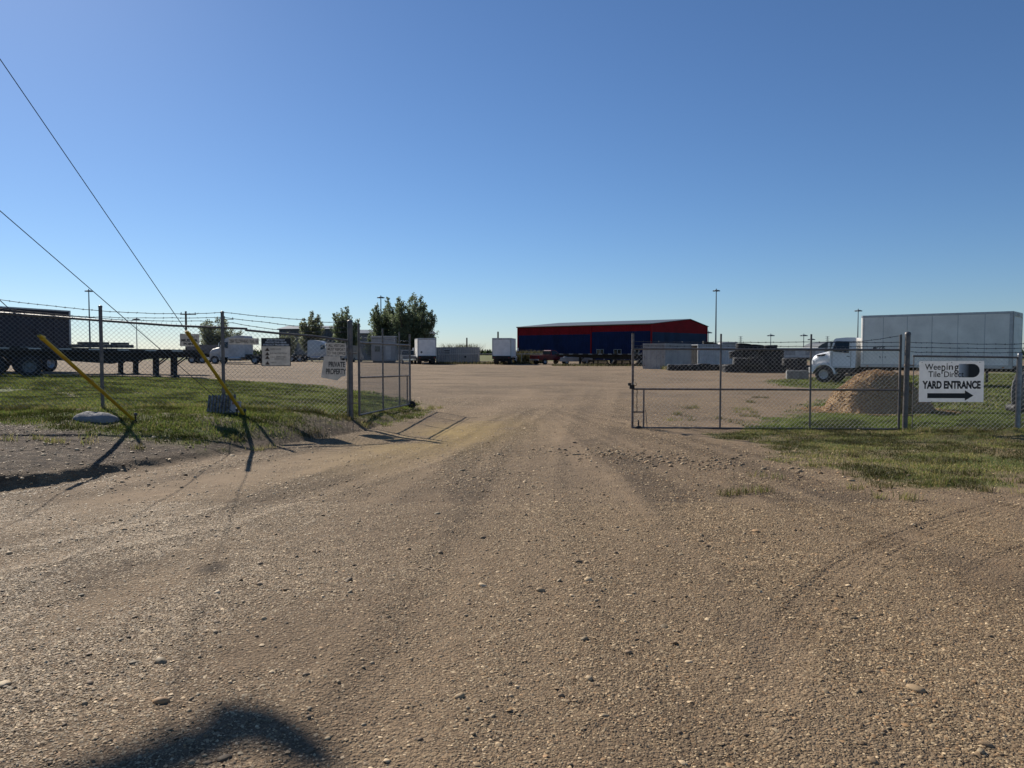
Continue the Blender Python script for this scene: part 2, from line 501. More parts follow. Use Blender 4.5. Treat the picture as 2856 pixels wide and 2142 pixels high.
# ---------------------------------------------------------------- setting: ground
def axis_coords(lo, hi, st, out_lo, out_hi, g=1.16):
    a = list(np.arange(lo, hi + 1e-6, st))
    s, x = st, hi
    while x < out_hi:
        s *= g
        x += s
        a.append(x)
    s, x = st, lo
    b = []
    while x > out_lo:
        s *= g
        x -= s
        b.append(x)
    return np.array(b[::-1] + a)
xs = axis_coords(-12, 13, 0.05, -4200, 4200, 1.09)
ys = axis_coords(2.0, 22, 0.05, -120, 5200, 1.05)
GX, GY = np.meshgrid(xs, ys)
gx, gy = GX.ravel(), GY.ravel()
gzv = terrain(gx, gy)
nx, ny = len(xs), len(ys)
idx = np.arange(nx * ny).reshape(ny, nx)
gfaces = np.stack([idx[:-1, :-1], idx[:-1, 1:], idx[1:, 1:], idx[1:, :-1]], -1).reshape(-1, 4)
def masks(x, y):
    n1 = fbm(x * 0.9, y * 0.9, 4, 21) - 0.5
    n2 = fbm(x * 3.1, y * 3.1, 3, 22) - 0.5
    sl = poly_sd(x, y, G_LEFT)
    sr = poly_sd(x, y, G_RIGHT)
    gl = sstep(-0.25, 0.9, sl + 1.1 * n1 + 0.9 * n2)
    gl = gl * (1 - 0.6 * sstep(0.56, 0.70, fbm(x * 0.9 + 40, y * 1.2, 4, 33)))
    gr = sstep(-0.35, 0.7, sr + 1.5 * n1 + 1.0 * n2)
    far = sstep(118, 150, y + 0.0 * x)
    # worn patches inside the right-hand grass
    worn = sstep(0.52, 0.68, fbm(x * 0.55 + 3, y * 0.8 + 7, 3, 31)) * 0.55
    gr = gr * (1 - worn * np.where(y < 16.3, 1.0, 0.25))
    # gravel around the pile and the yard behind the truck
    pile = np.exp(-(((x - 10.5) / 2.6) ** 2 + ((y - 21.8) / 1.9) ** 2) ** 2)
    gr = gr * (1 - pile)
    grass = np.maximum(np.maximum(gl, gr), far * 0.9)
    xe = np.interp(y, EDGE_Y, EDGE_X)
    dirt = sstep(-0.2, 0.5, (xe - x)) * (1 - gl) * (1 - sstep(15.5, 18.5, y))
    ang = np.arctan2(x - 0.8, np.maximum(3.0, 25 - y))
    lane = fbm(ang * 34, y * 0.09, 3, 43)
    fine = np.maximum(0.55 * sstep(0.50, 0.66, np.where(y < 22, fbm(x * 0.8, y * 0.22, 4, 41), fbm(x * 0.16, y * 0.30, 5, 47))), 0.8 * sstep(0.50, 0.62, lane) * (1 - sstep(17, 23, y)) * sstep(0.25, 0.55, fbm(x * 0.5, y * 0.3, 3, 44)))
    for i, (pts, w) in enumerate(TRACKS):
        d, al, sd = line_d(x, y, pts)
        k = (0.75, 0.7, 0.45, 0.45, 0.85, 0.40)[i]
        fine = np.maximum(fine, k * np.exp(-(d / (w * 1.4)) ** 2) * np.clip(0.75 + 1.6 * n1 + 0.8 * n2, 0, 1.2))
    smooth_r = np.exp(-(((x - 5.0) / 2.2) ** 2 + ((y - 5.6) / 1.6) ** 2))
    fine = np.clip(np.maximum(fine, 0.8 * smooth_r * (0.6 + n1)), 0, 1)
    yel = np.exp(-(((x + 1.4 - (y - 15) * 0.2) / 1.3) ** 2 + ((y - 15.5) / 3.8) ** 2)) * np.clip(0.85 + 2.0 * n1 + n2, 0, 1)
    st = np.exp(-(((x + 2.43) / 0.13) ** 2 + ((y - 5.92) / 0.16) ** 2)) * np.clip(0.85 + 1.0 * n2, 0, 1)  # small round cast shadow, painted into the ground colour
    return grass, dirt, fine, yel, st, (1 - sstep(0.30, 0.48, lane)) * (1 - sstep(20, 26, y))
MK = masks(gx, gy)
ground = np_mesh("ground", np.stack([gx, gy, gzv], -1), gfaces, None, None, True)
me = ground.data
for nm, arr in zip(("grass", "dirt", "fine", "yellow", "shadow_spot", "windrow"), MK):
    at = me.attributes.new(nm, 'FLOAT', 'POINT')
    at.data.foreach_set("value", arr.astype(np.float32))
tag(ground, "brown gravel entrance, yard and grass verges", "ground", kind="structure")

def ground_mat():
    m = bpy.data.materials.new("gravel_ground")
    m.use_nodes = True
    nt = m.node_tree
    L = nt.links.new
    b = nt.nodes["Principled BSDF"]
    b.inputs["Roughness"].default_value = 0.92
    b.inputs["Specular IOR Level"].default_value = 0.2
    tc = nt.nodes.new("ShaderNodeTexCoord")
    def attr(n):
        a = nt.nodes.new("ShaderNodeAttribute")
        a.attribute_name = n
        return a.outputs["Fac"]
    def noise(scale, detail=5, rough=0.6, vec=None):
        n = nt.nodes.new("ShaderNodeTexNoise")
        n.inputs["Scale"].default_value = scale
        n.inputs["Detail"].default_value = detail
        n.inputs["Roughness"].default_value = rough
        L(vec or tc.outputs["Object"], n.inputs["Vector"])
        return n.outputs["Fac"]
    def ramp(fac, stops):
        r = nt.nodes.new("ShaderNodeValToRGB")
        e = r.color_ramp.elements
        e[0].position, e[0].color = stops[0][0], (*stops[0][1], 1)
        e[1].position, e[1].color = stops[-1][0], (*stops[-1][1], 1)
        for p, c in stops[1:-1]:
            k = e.new(p)
            k.color = (*c, 1)
        L(fac, r.inputs[0])
        return r.outputs[0]
    def mix(f, a, c, mode='MIX'):
        n = nt.nodes.new("ShaderNodeMix")
        n.data_type = 'RGBA'
        n.blend_type = mode
        if isinstance(f, float):
            n.inputs[0].default_value = f
        else:
            L(f, n.inputs[0])
        L(a, n.inputs[6])
        L(c, n.inputs[7])
        return n.outputs[2]
    def mth(op, a, c):
        n = nt.nodes.new("ShaderNodeMath")
        n.operation = op
        for i, q in enumerate((a, c)):
            if isinstance(q, (int, float)):
                n.inputs[i].default_value = q
            else:
                L(q, n.inputs[i])
        return n.outputs[0]
    def voro(scale):
        v = nt.nodes.new("ShaderNodeTexVoronoi")
        v.inputs["Scale"].default_value = scale
        L(tc.outputs["Object"], v.inputs["Vector"])
        return v
    v1, v2 = voro(85), voro(38)
    sep = nt.nodes.new("ShaderNodeSeparateColor")
    L(v1.outputs["Color"], sep.inputs[0])
    sep2 = nt.nodes.new("ShaderNodeSeparateColor")
    L(v2.outputs["Color"], sep2.inputs[0])
    peb = ramp(sep.outputs[0], [(0.0, (0.115, 0.081, 0.049)), (0.35, (0.250, 0.177, 0.107)), (0.7, (0.365, 0.262, 0.161)), (1.0, (0.620, 0.476, 0.306))])
    peb2 = ramp(sep2.outputs[1], [(0.0, (0.135, 0.095, 0.059)), (0.6, (0.324, 0.232, 0.143)), (1.0, (0.567, 0.433, 0.281))])
    peb = mix(0.4, peb, peb2)
    big = ramp(noise(0.55, 5, 0.62), [(0.32, (0.223, 0.156, 0.096)), (0.5, (0.304, 0.215, 0.133)), (0.7, (0.371, 0.262, 0.158))])
    grav = mix(0.45, peb, big)
    fine_c = ramp(noise(1.6, 6, 0.65), [(0.3, (0.277, 0.189, 0.110)), (0.55, (0.344, 0.238, 0.141)), (0.75, (0.290, 0.183, 0.102))])
    mid = ramp(noise(5.5, 9, 0.80), [(0.34, (0.62, 0.61, 0.60)), (0.5, (0.92, 0.91, 0.90)), (0.66, (1.28, 1.25, 1.20))])
    grav = mix(0.85, grav, mid, 'MULTIPLY')
    pat = ramp(noise(0.32, 6, 0.7), [(0.36, (0.70, 0.69, 0.69)), (0.52, (1.0, 1.0, 1.0)), (0.66, (1.16, 1.15, 1.12))])
    grav = mix(0.9, grav, pat, 'MULTIPLY')
    dk = nt.nodes.new("ShaderNodeRGB")
    dk.outputs[0].default_value = (0.58, 0.57, 0.57, 1)
    grav = mix(mth('MULTIPLY', attr("windrow"), 0.85), grav, mix(1.0, grav, dk.outputs[0], 'MULTIPLY'))
    c = mix(mth('MULTIPLY', attr("fine"), 0.8), grav, fine_c)
    yc = ramp(noise(22, 4), [(0.3, (0.33, 0.225, 0.075)), (0.7, (0.55, 0.385, 0.145))])
    c = mix(mth('MULTIPLY', attr("yellow"), 0.85), c, yc)
    dc = ramp(noise(6.5, 7, 0.7), [(0.36, (0.050, 0.034, 0.022)), (0.5, (0.115, 0.078, 0.050)), (0.66, (0.25, 0.185, 0.125))])
    c = mix(attr("dirt"), c, dc)
    gc1 = ramp(noise(26, 6, 0.7), [(0.34, (0.047, 0.054, 0.017)), (0.5, (0.135, 0.155, 0.042)), (0.68, (0.270, 0.270, 0.096))])
    gc2 = ramp(noise(0.9, 5, 0.65), [(0.38, (0.088, 0.128, 0.026)), (0.5, (0.155, 0.182, 0.048)), (0.62, (0.257, 0.223, 0.090))])
    gcol = mix(0.5, gc1, gc2)
    c = mix(attr("grass"), c, gcol)
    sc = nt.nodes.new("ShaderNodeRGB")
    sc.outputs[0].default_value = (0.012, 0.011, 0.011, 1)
    c = mix(mth('MULTIPLY', attr("shadow_spot"), 0.93), c, sc.outputs[0])  # blends the painted shadow spot towards black
    hs = nt.nodes.new("ShaderNodeHueSaturation")
    hs.inputs["Value"].default_value = 0.79
    L(c, hs.inputs["Color"])
    L(hs.outputs[0], b.inputs["Base Color"])
    # height for bump: pebble domes, dirt crumbs, grass tussocks
    h1 = mth('MULTIPLY', mth('SUBTRACT', 0.6, v1.outputs["Distance"]), 0.012)
    h2 = mth('MULTIPLY', mth('SUBTRACT', 0.6, v2.outputs["Distance"]), 0.022)
    hg = mth('MULTIPLY', noise(60, 4, 0.7), 0.012)
    h = mth('ADD', mth('ADD', h1, h2), hg)
    keep = mth('SUBTRACT', 1.0, mth('MULTIPLY', attr("fine"), 0.75))
    h = mth('MULTIPLY', h, keep)
    h = mth('ADD', h, mth('MULTIPLY', mth('MULTIPLY', noise(18, 6, 0.75), attr("grass")), 0.05))
    h = mth('ADD', h, mth('MULTIPLY', mth('MULTIPLY', noise(14, 6, 0.75), attr("dirt")), 0.05))
    h = mth('ADD', h, mth('MULTIPLY', noise(7, 4, 0.6), 0.008))
    bp = nt.nodes.new("ShaderNodeBump")
    bp.inputs["Strength"].default_value = 0.85
    bp.inputs["Distance"].default_value = 1.0
    L(h, bp.inputs["Height"])
    L(bp.outputs[0], b.inputs["Normal"])
    return m
me.materials.clear()
me.materials.append(ground_mat())

# ---------------------------------------------------------------- loose stones and grass (nobody could count them)
rng = np.random.default_rng(7)
phi = (1 + 5 ** 0.5) / 2
ICO_V = np.array([(-1, phi, 0), (1, phi, 0), (-1, -phi, 0), (1, -phi, 0), (0, -1, phi), (0, 1, phi), (0, -1, -phi), (0, 1, -phi), (phi, 0, -1), (phi, 0, 1), (-phi, 0, -1), (-phi, 0, 1)], float)
ICO_V /= np.linalg.norm(ICO_V[0])
ICO_F = np.array([(0, 11, 5), (0, 5, 1), (0, 1, 7), (0, 7, 10), (0, 10, 11), (1, 5, 9), (5, 11, 4), (11, 10, 2), (10, 7, 6), (7, 1, 8), (3, 9, 4), (3, 4, 2), (3, 2, 6), (3, 6, 8), (3, 8, 9), (4, 9, 5), (2, 4, 11), (6, 2, 10), (8, 6, 7), (9, 8, 1)])
def subdiv(V, F):
    V = list(map(tuple, V))
    cache, out = {}, []
    def mid(a, b):
        k = (min(a, b), max(a, b))
        if k not in cache:
            p = (np.array(V[a]) + np.array(V[b])) / 2
            V.append(tuple(p / np.linalg.norm(p)))
            cache[k] = len(V) - 1
        return cache[k]
    for a, b, c in F:
        ab, bc, ca = mid(a, b), mid(b, c), mid(c, a)
        out += [(a, ab, ca), (b, bc, ab), (c, ca, bc), (ab, bc, ca)]
    return np.array(V), np.array(out)
ICO2_V, ICO2_F = subdiv(ICO_V, ICO_F)
OCT_V = np.array([(1, 0, 0), (-1, 0, 0), (0, 1, 0), (0, -1, 0), (0, 0, 1), (0, 0, -1)], float)
OCT_F = np.array([(0, 2, 4), (2, 1, 4), (1, 3, 4), (3, 0, 4)])
PAL = np.array([(0.256, 0.172, 0.095), (0.351, 0.241, 0.131), (0.419, 0.293, 0.160), (0.513, 0.368, 0.206), (0.337, 0.253, 0.151), (0.216, 0.144, 0.080), (0.670, 0.494, 0.291), (0.391, 0.236, 0.114)])
def stones(name, x, y, z, size, V, F, sink=0.3, pal=PAL, pale=0.0, weights=None):
    n = len(x)
    k = len(V)
    ax = rng.uniform(0.7, 1.35, (n, 1)), rng.uniform(0.6, 1.0, (n, 1)), rng.uniform(0.30, 0.62, (n, 1))
    a = rng.uniform(0, 2 * np.pi, (n, 1))
    tilt = rng.normal(0, 0.22, (n, 1))
    vv = V[None] * (1 + rng.uniform(-0.13, 0.13, (n, k, 1)))
    px, py, pz = vv[..., 0] * ax[0], vv[..., 1] * ax[1], vv[..., 2] * ax[2]
    px, pz = px * np.cos(tilt) - pz * np.sin(tilt), px * np.sin(tilt) + pz * np.cos(tilt)
    qx, qy = px * np.cos(a) - py * np.sin(a), px * np.sin(a) + py * np.cos(a)
    s = size[:, None] / 2
    W = np.stack([qx * s + x[:, None], qy * s + y[:, None], pz * s + z[:, None] + (size * (0.5 * 0.45 - sink * 0.55))[:, None]], -1)
    faces = (F[None] + (np.arange(n) * k)[:, None, None]).reshape(-1, 3)
    c = 0.84 * pal[rng.choice(len(pal), n, p=weights)] * rng.uniform(0.6, 1.4, (n, 1))
    cols = np.ones((n, k, 4))
    cols[..., :3] = c[:, None, :]
    return np_mesh(name, W.reshape(-1, 3), faces, stone_m, cols.reshape(-1, 4), True)
def wedge(n, d0, d1, s0=-0.86, s1=0.94):
    d = np.sqrt(rng.uniform(d0 ** 2, d1 ** 2, n))
    return rng.uniform(s0, s1, n) * d, d
def road_pts(n, d0, d1, pw=1.0):
    x, y = wedge(n, d0, d1)
    g, dr, fi, ye, st, wr = masks(x, y)
    clump = fbm(x * 1.3, y * 0.7, 3, 77)
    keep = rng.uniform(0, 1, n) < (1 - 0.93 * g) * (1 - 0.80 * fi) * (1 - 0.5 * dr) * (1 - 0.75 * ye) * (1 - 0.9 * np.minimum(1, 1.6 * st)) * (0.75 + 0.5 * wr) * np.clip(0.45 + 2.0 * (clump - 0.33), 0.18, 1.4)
    return x[keep], y[keep]
x, y = road_pts(720000, 2.6, 8.5)
s = rng.lognormal(math.log(0.0105), 0.40, len(x))
tag(stones("fine_gravel", x, y, terrain(x, y), s, OCT_V, OCT_F, 0.30), "loose fine gravel strewn over the near driveway", "gravel", kind="stuff")
x, y = road_pts(540000, 8.5, 28)
s = rng.lognormal(math.log(0.0180), 0.36, len(x))
tag(stones("coarse_gravel", x, y, terrain(x, y), s, OCT_V, OCT_F, 0.30), "loose gravel on the driveway running to the gate", "gravel", kind="stuff")
x, y = road_pts(11000, 2.7, 13)
s = rng.lognormal(math.log(0.0205), 0.42, len(x))
x2, y2 = wedge(500, 9.5, 14.5, -0.78, -0.42)
x, y, s = np.append(x, x2), np.append(y, y2), np.append(s, rng.lognormal(math.log(0.030), 0.45, 500))
# a scattering of broken lumps in front of the right-hand gate
x3, y3 = rng.normal(2.6, 1.1, 420), rng.normal(11.9, 0.55, 420)
y3 -= (x3 - 2.6) * 0.55
x, y, s = np.append(x, x3), np.append(y, y3), np.append(s, rng.lognormal(math.log(0.042), 0.4, 420))
s = np.minimum(s, 0.085)
tag(stones("pebbles", x, y, terrain(x, y), s, ICO2_V, ICO2_F, 0.3), "rounded pebbles and cobbles lying loose on the driveway", "pebbles", kind="stuff")

def blades(name, x, y, hmin, hmax, wid, cols, lean=0.5, label="", cat="grass", per=1, z=None):
    n = len(x)
    z0 = terrain(x, y) if z is None else z
    h = rng.uniform(hmin, hmax, n)
    a = rng.uniform(0, 2 * np.pi, n)
    ln = rng.uniform(0.1, lean, n) * h
    dx, dy = np.cos(a) * ln, np.sin(a) * ln
    b = rng.uniform(0, np.pi, n)
    wx, wy = np.cos(b) * wid / 2, np.sin(b) * wid / 2
    V = np.zeros((n, 5, 3))
    V[:, 0] = np.stack([x - wx, y - wy, z0 - 0.01], -1)
    V[:, 1] = np.stack([x + wx, y + wy, z0 - 0.01], -1)
    V[:, 2] = np.stack([x + wx * 0.7 + dx * 0.35, y + wy * 0.7 + dy * 0.35, z0 + h * 0.6], -1)
    V[:, 3] = np.stack([x - wx * 0.7 + dx * 0.35, y - wy * 0.7 + dy * 0.35, z0 + h * 0.6], -1)
    V[:, 4] = np.stack([x + dx, y + dy, z0 + h], -1)
    F = np.array([(0, 1, 2), (0, 2, 3), (3, 2, 4)])
    faces = (F[None] + (np.arange(n) * 5)[:, None, None]).reshape(-1, 3)
    c = np.asarray(cols)[rng.integers(0, len(cols), n)] * rng.uniform(0.55, 1.25, (n, 1))
    c = c * (0.36 + 0.9 * sstep(0.32, 0.66, fbm(x * 1.7 + 9, y * 1.7, 4, 63)))[:, None]
    cc = np.ones((n, 5, 4))
    cc[..., :3] = c[:, None, :]
    o = np_mesh(name, V.reshape(-1, 3), faces, blade_m, cc.reshape(-1, 4), False)
    return tag(o, label, cat, kind="stuff")
GREENS = [(0.111, 0.163, 0.025), (0.143, 0.195, 0.034), (0.182, 0.221, 0.052), (0.234, 0.240, 0.075), (0.085, 0.117, 0.023)]
DRY = [(0.312, 0.254, 0.103), (0.260, 0.221, 0.086), (0.182, 0.182, 0.052), (0.377, 0.312, 0.149)]
def grass_pts(n, x0, x1, y0, y1, th=0.35):
    x, y = rng.uniform(x0, x1, n), rng.uniform(y0, y1, n)
    g = masks(x, y)[0]
    cl = fbm(x * 2.3, y * 2.3, 3, 90)
    k = (np.abs(x) < 0.95 * y) & (g * (0.30 + 1.5 * (cl - 0.25)) > rng.uniform(0.05, 0.95, n))
    return x[k], y[k]
x, y = grass_pts(330000, -14, -2, 11.5, 22)
blades("verge_grass", x, y, 0.018, 0.060, 0.012, GREENS + DRY[1:3], 0.9, "short green grass on the left verge by the fence")
x, y = grass_pts(260000, -26, -3, 22, 37)
blades("lawn_grass", x, y, 0.03, 0.08, 0.022, GREENS + DRY[1:3], 0.9, "short grass behind the left-hand fence")
x, y = grass_pts(420000, 3.5, 16, 8.6, 22)
mixc = GREENS + GREENS[:3] + DRY
fr = y < 16.3
blades("roadside_grass", x[fr], y[fr], 0.012, 0.045, 0.012, GREENS[1:4] + DRY + DRY[:3], 1.3, "patchy straw-coloured grass before the right-hand gate leaf")
blades("inner_grass", x[~fr], y[~fr], 0.02, 0.07, 0.013, GREENS + GREENS[:3] + DRY[2:3], 1.1, "green grass between the right-hand gate leaf and the gravel pile")
x, y = grass_pts(160000, 8, 40, 22, 56)
blades("yard_grass", x, y, 0.03, 0.10, 0.035, GREENS + DRY[1:3], 0.9, "grass around the parked box truck and gravel pile")
# weed tufts: along the verge edge, the driveway's right side and behind the gate
tx, ty, th_ = [], [], []
spots = [(-9.3, 11.2), (-8.2, 11.6), (-7.1, 11.9), (-6.0, 12.0), (-4.7, 13.2), (-3.9, 14.8), (-3.2, 17.0), (-2.6, 20.6), (-2.4, 22.5),
         (3.9, 10.2), (4.6, 9.3), (5.6, 9.7), (6.3, 8.9), (4.3, 8.6), (3.1, 9.1), (4.9, 11.2), (5.6, 12.1), (6.9, 11.6), (7.6, 12.8), (6.0, 10.6), (5.0, 10.5), (6.6, 9.8),
         (4.4, 18.6), (5.0, 19.3), (5.6, 18.2), (6.4, 19.8), (7.0, 22.0), (6.2, 21.0), (4.6, 20.6), (5.4, 22.6), (8.2, 25.5), (9.4, 27.5)]
for k in range(34):
    f = k / 33
    spots.append((-13.9 + 10.1 * f + rng.normal(0, .08), 13.35 + 3.62 * f + rng.normal(0, .06)))
for k in range(12):
    spots.append((8.7 + 2.9 * k / 11 + rng.normal(0, .08), 16.15 - 0.35 * k / 11 + rng.normal(0, .06)))
for (sx, sy) in spots:
    for j in range(rng.integers(2, 6)):
        n = rng.integers(18, 60)
        ox, oy = rng.normal(0, 0.28), rng.normal(0, 0.16)
        tx.append(rng.normal(sx + ox, 0.07, n))
        ty.append(rng.normal(sy + oy, 0.06, n))
blades("weed_tufts", np.concatenate(tx), np.concatenate(ty), 0.04, 0.13, 0.009, DRY + GREENS[2:4], 1.3, "small dry weed tufts growing through the gravel", "weeds")

# ---------------------------------------------------------------- chain link, posts, gates
def fabric(mb, p, q, zb0, zt0, zb1, zt1, pitch=0.095, r=0.0041, knuckle=True):
    """woven wires between points p and q (x, y), bottoms and tops given at both ends"""
    p, q = Vector((p[0], p[1], 0)), Vector((q[0], q[1], 0))
    L = (q - p).length
    d = (q - p) / L
    nrm = Vector((-d.y, d.x, 0))
    rows = max(2, int(round((zt0 - zb0) / (pitch / 2))))
    cols = int(L / (pitch / 2))
    for k in range(cols):
        pts = []
        for j in range(rows + 1):
            s_ = (k + (j + k) % 2) * pitch / 2
            f = s_ / L
            zb, zt = zb0 + (zb1 - zb0) * f, zt0 + (zt1 - zt0) * f
            pts.append(p + d * s_ + nrm * (r if (j % 2) else -r) + Vector((0, 0, zb + (zt - zb) * j / rows)))
        if knuckle:
            pts.append(pts[-1] + Vector((0, 0, 0.045)))
        n0 = len(mb.v)
        vs, fs = [], []
        ux, uy = d * r, nrm * r
        for pt in pts:
            vs += [pt + ux, pt - ux * 0.5 + uy * 0.87, pt - ux * 0.5 - uy * 0.87]
        for j in range(len(pts) - 1):
            for a in range(3):
                b_ = (a + 1) % 3
                fs.append((j * 3 + a, j * 3 + b_, j * 3 + 3 + b_, j * 3 + 3 + a))
        mb.add(vs, fs)
def barbed(mb, pts, r=0.0042, sag=0.03, seed=0):
    rr = random.Random(seed)
    path = []
    for i in range(len(pts) - 1):
        a, b = Vector(pts[i]), Vector(pts[i + 1])
        n = max(4, int((b - a).length / 0.16))
        for k in range(n):
            t = k / n
            path.append(a.lerp(b, t) + Vector((0, 0, -sag * 4 * t * (1 - t) + rr.uniform(-0.004, 0.004))))
    path.append(Vector(pts[-1]))
    mb.tube(path, r, 5)
    for pt in path[1:-1]:
        for s_ in (1, -1):
            e = Vector((rr.uniform(-0.012, 0.012), 0.006 * s_, 0.016 * s_))
            mb.tube([pt - e, pt + e], r * 0.6, 3, caps=False)
def cap_post(mb, x, y, z0, z1, r, n=14):
    mb.tube([(x, y, z0), (x, y, z1 - r * 0.4)], r, n)
    mb.lathe([(r * 1.12, z1 - r * 1.1), (r * 1.12, z1 - r * 0.35), (r * 0.8, z1 - 0.05 * r), (r * 0.25, z1 + r * 0.15), (0.001, z1 + r * 0.18)], (x, y, 0), 'z', n)

# left-hand fence line
LA, LB = (-8.48, 15.3), (-3.72, 17.0)
def LF(u, v):
    return on_plane(u, v, LA, LB)
ldir = Vector((LB[0] - LA[0], LB[1] - LA[1], 0)).normalized()
lrot = math.atan2(ldir.y, ldir.x)
lft = thing("chain_link_fence", "long chain link fence with barbed wire on the left grass verge", "fence", (LA[0], LA[1], gz(*LA)))
M0 = lft.location.copy()
def lset(o):
    o.location = -M0
    return o
pA, pB = LF(283, 1000), LF(622, 1000)
pC, pD = pA - ldir * 2.7, pA - ldir * 5.6
for (pp, ztop) in ((pA, LF(281, 852).z), (pB, LF(622, 868).z), (pC, 2.84), (pD, 2.95)):
    mb = MB()
    cap_post(mb, pp.x, pp.y, gz(pp.x, pp.y) - 0.1, ztop, 0.036)
    lset(mb.build("post", galv_dk, lft))
endp = LF(970, 950)
r1 = [(pD.x, pD.y, 2.70), (pC.x, pC.y, 2.56), LF(0, 873), LF(281, 894), LF(480, 908), LF(622, 914), LF(690, 917)]
r2 = [LF(683, 920.5), LF(780, 930), LF(872, 937), endp]
for rr_ in (r1, r2):
    mb = MB()
    mb.tube([Vector(q) for q in rr_], 0.024, 8)
    lset(mb.build("top_rail", galv_dk, lft))
ztop = lambda u, v: LF(u, v).z
mb = MB()
seg = [(pD, 2.70), (pC, 2.56), (pA, LF(281, 894).z), (pB, LF(622, 914).z), (endp, endp.z)]
for (a, za), (b, zb) in zip(seg[:-1], seg[1:]):
    fabric(mb, (a.x, a.y), (b.x, b.y), gz(a.x, a.y) + 0.03, za, gz(b.x, b.y) + 0.03, zb)
lset(mb.build("chain_link_fabric", wire_m, lft))
for i, pts in enumerate(([(pD.x, pD.y, 2.93), (pC.x, pC.y, 2.82), LF(0, 836), LF(281, 867), LF(480, 875), LF(622, 871), LF(850, 892), LF(900, 899), LF(972, 895)],
                         [(pC.x, pC.y, 2.70), LF(200, 880), LF(281, 884), LF(480, 886), LF(622, 884), LF(730, 897), LF(840, 910), LF(972, 914)],
                         [(pC.x, pC.y, 2.62), LF(281, 888), LF(400, 893), LF(560, 895), LF(650, 900), LF(760, 918), LF(860, 925), LF(972, 926)])):
    mb = MB()
    barbed(mb, [Vector(q) for q in pts], 0.0065, 0.012, i)
    lset(mb.build("barbed_wire", wire_dk, lft))
gpz = gz(*LB)
mb = MB()
e2 = LF(968, 1000)
mb.tube([(e2.x, e2.y, gpz + 0.05), (e2.x, e2.y, endp.z)], 0.010, 6)
lset(mb.build("tension_bar", galv_dk, lft))

def gate_post(name, label, x, y, z0, z1, r, bands, group=None):
    t = thing(name, label, "gate post", (x, y, z0), 0, group)
    mb = MB()
    cap_post(mb, 0, 0, -0.1, z1 - z0, r, 18)
    mb.build("post_tube", galv_dk, t)
    for zz in bands:
        mb = MB()
        mb.lathe([(r * 1.14, zz - 0.02), (r * 1.14, zz + 0.02)], (0, 0, 0), 'z', 18)
        mb.cyl((0, 0, zz), (r + 0.09, 0, zz), 0.012, n=8)
        mb.build("hinge", rust, t)
    return t
gp = LF(977, 1000)
gate_post("gate_post", "thick steel gate post beside the private property board", gp.x, gp.y, gz(gp.x, gp.y), LF(977, 893).z, 0.058, (0.35, 1.5))
RP = P(2528, 1000, 16.2)
gpr = gate_post("gate_post", "thick steel gate post left of the yard entrance board", RP.x, RP.y, gz(RP.x, RP.y), P(2533, 926, 16.2).z, 0.056, (0.35, 1.45))
gpr.rotation_euler = (0, R(0.6), 0)

def gate_leaf(label, A, B, zA, zB, uprights, wires, kick_at_far, chain, hinge_first):
    """A, B = (x, y) ends; z = (bottom, mid, top, post top) at each end"""
    base = Vector((A[0], A[1], zA[0]))
    t = thing("chain_link_gate", label, "gate", base)
    def pt(f, lv):
        z = zA[lv] + (zB[lv] - zA[lv]) * f
        return Vector((A[0] + (B[0] - A[0]) * f, A[1] + (B[1] - A[1]) * f, z)) - base
    for f in (0, 1):
        mb = MB()
        a, b = pt(f, 0), pt(f, 3)
        mb.tube([a, b], 0.028, 10)
        mb.build("stile", rust if (kick_at_far and f == 0) else galv_dk, t)
    for lv in (0, 1, 2):
        mb = MB()
        mb.tube([pt(0, lv), pt(1, lv)], 0.022, 8)
        mb.build("rail", rust if lv == 1 else galv_dk, t)
    for f, top in uprights:
        mb = MB()
        mb.tube([pt(f, 0), pt(f, 3) if top else pt(f, 2)], 0.022, 8)
        mb.build("upright", galv_dk, t)
    mb = MB()
    fabric(mb, (A[0] - base.x, A[1] - base.y), (B[0] - base.x, B[1] - base.y), zA[0] - base.z, zA[2] - base.z, zB[0] - base.z, zB[2] - base.z, r=0.0031)
    mb.build("chain_link_fabric", wire_m, t)
    for i, w in enumerate(wires):
        mb = MB()
        barbed(mb, [pt(f, 2) + Vector((0, 0, dz)) for f, dz in w], 0.0065, 0.008, i + 5)
        mb.build("barbed_wire", wire_dk, t)
    return t, pt
# right-hand leaf, shut across half of the opening
A, B = P(1765, 1000, 16.75), P(2511, 1000, 16.3)
zA = [P(1765, 1193, 16.75).z, P(1765, 1085, 16.75).z, P(1765, 973, 16.75).z, P(1767, 930, 16.75).z]
zB = [P(2511, 1197, 16.3).z, P(2511, 1088, 16.3).z, P(2515, 976, 16.3).z, P(2519, 933, 16.3).z]
rg, rpt = gate_leaf("wide chain link gate leaf standing closed on the right of the driveway", A, B, zA, zB, [(0.335, True), (0.672, True)],
                    [[(0.005, 0.07), (0.335, 0.075), (0.672, 0.075), (0.995, 0.08)], [(0.01, 0.165), (0.335, 0.16), (0.672, 0.17), (0.86, 0.19), (0.995, 0.31)], [(0.672, 0.17), (0.995, 0.17)], [(0.0, 0.02), (0.335, 0.015)]], True, True, False)
mb = MB()
k0, k1 = rpt(0.043, 0), rpt(0.043, 1)
mb.tube([k0, k1], 0.020, 8)
h0, h1 = rpt(0.0, 0), rpt(0.043, 0)
mb.tube([h0 + Vector((0, 0, 0.36)), h1 + Vector((0, 0, 0.36))], 0.018, 8)
mb.tube([rpt(0.056, 0) + Vector((0, -0.03, 0.02)), rpt(0.050, 0) + Vector((0, -0.03, 0.42))], 0.008, 6)
mb.build("drop_bolt_frame", rust, rg)
mb = MB()
w0 = rpt(0.024, 0) + Vector((0, -0.03, -0.05))
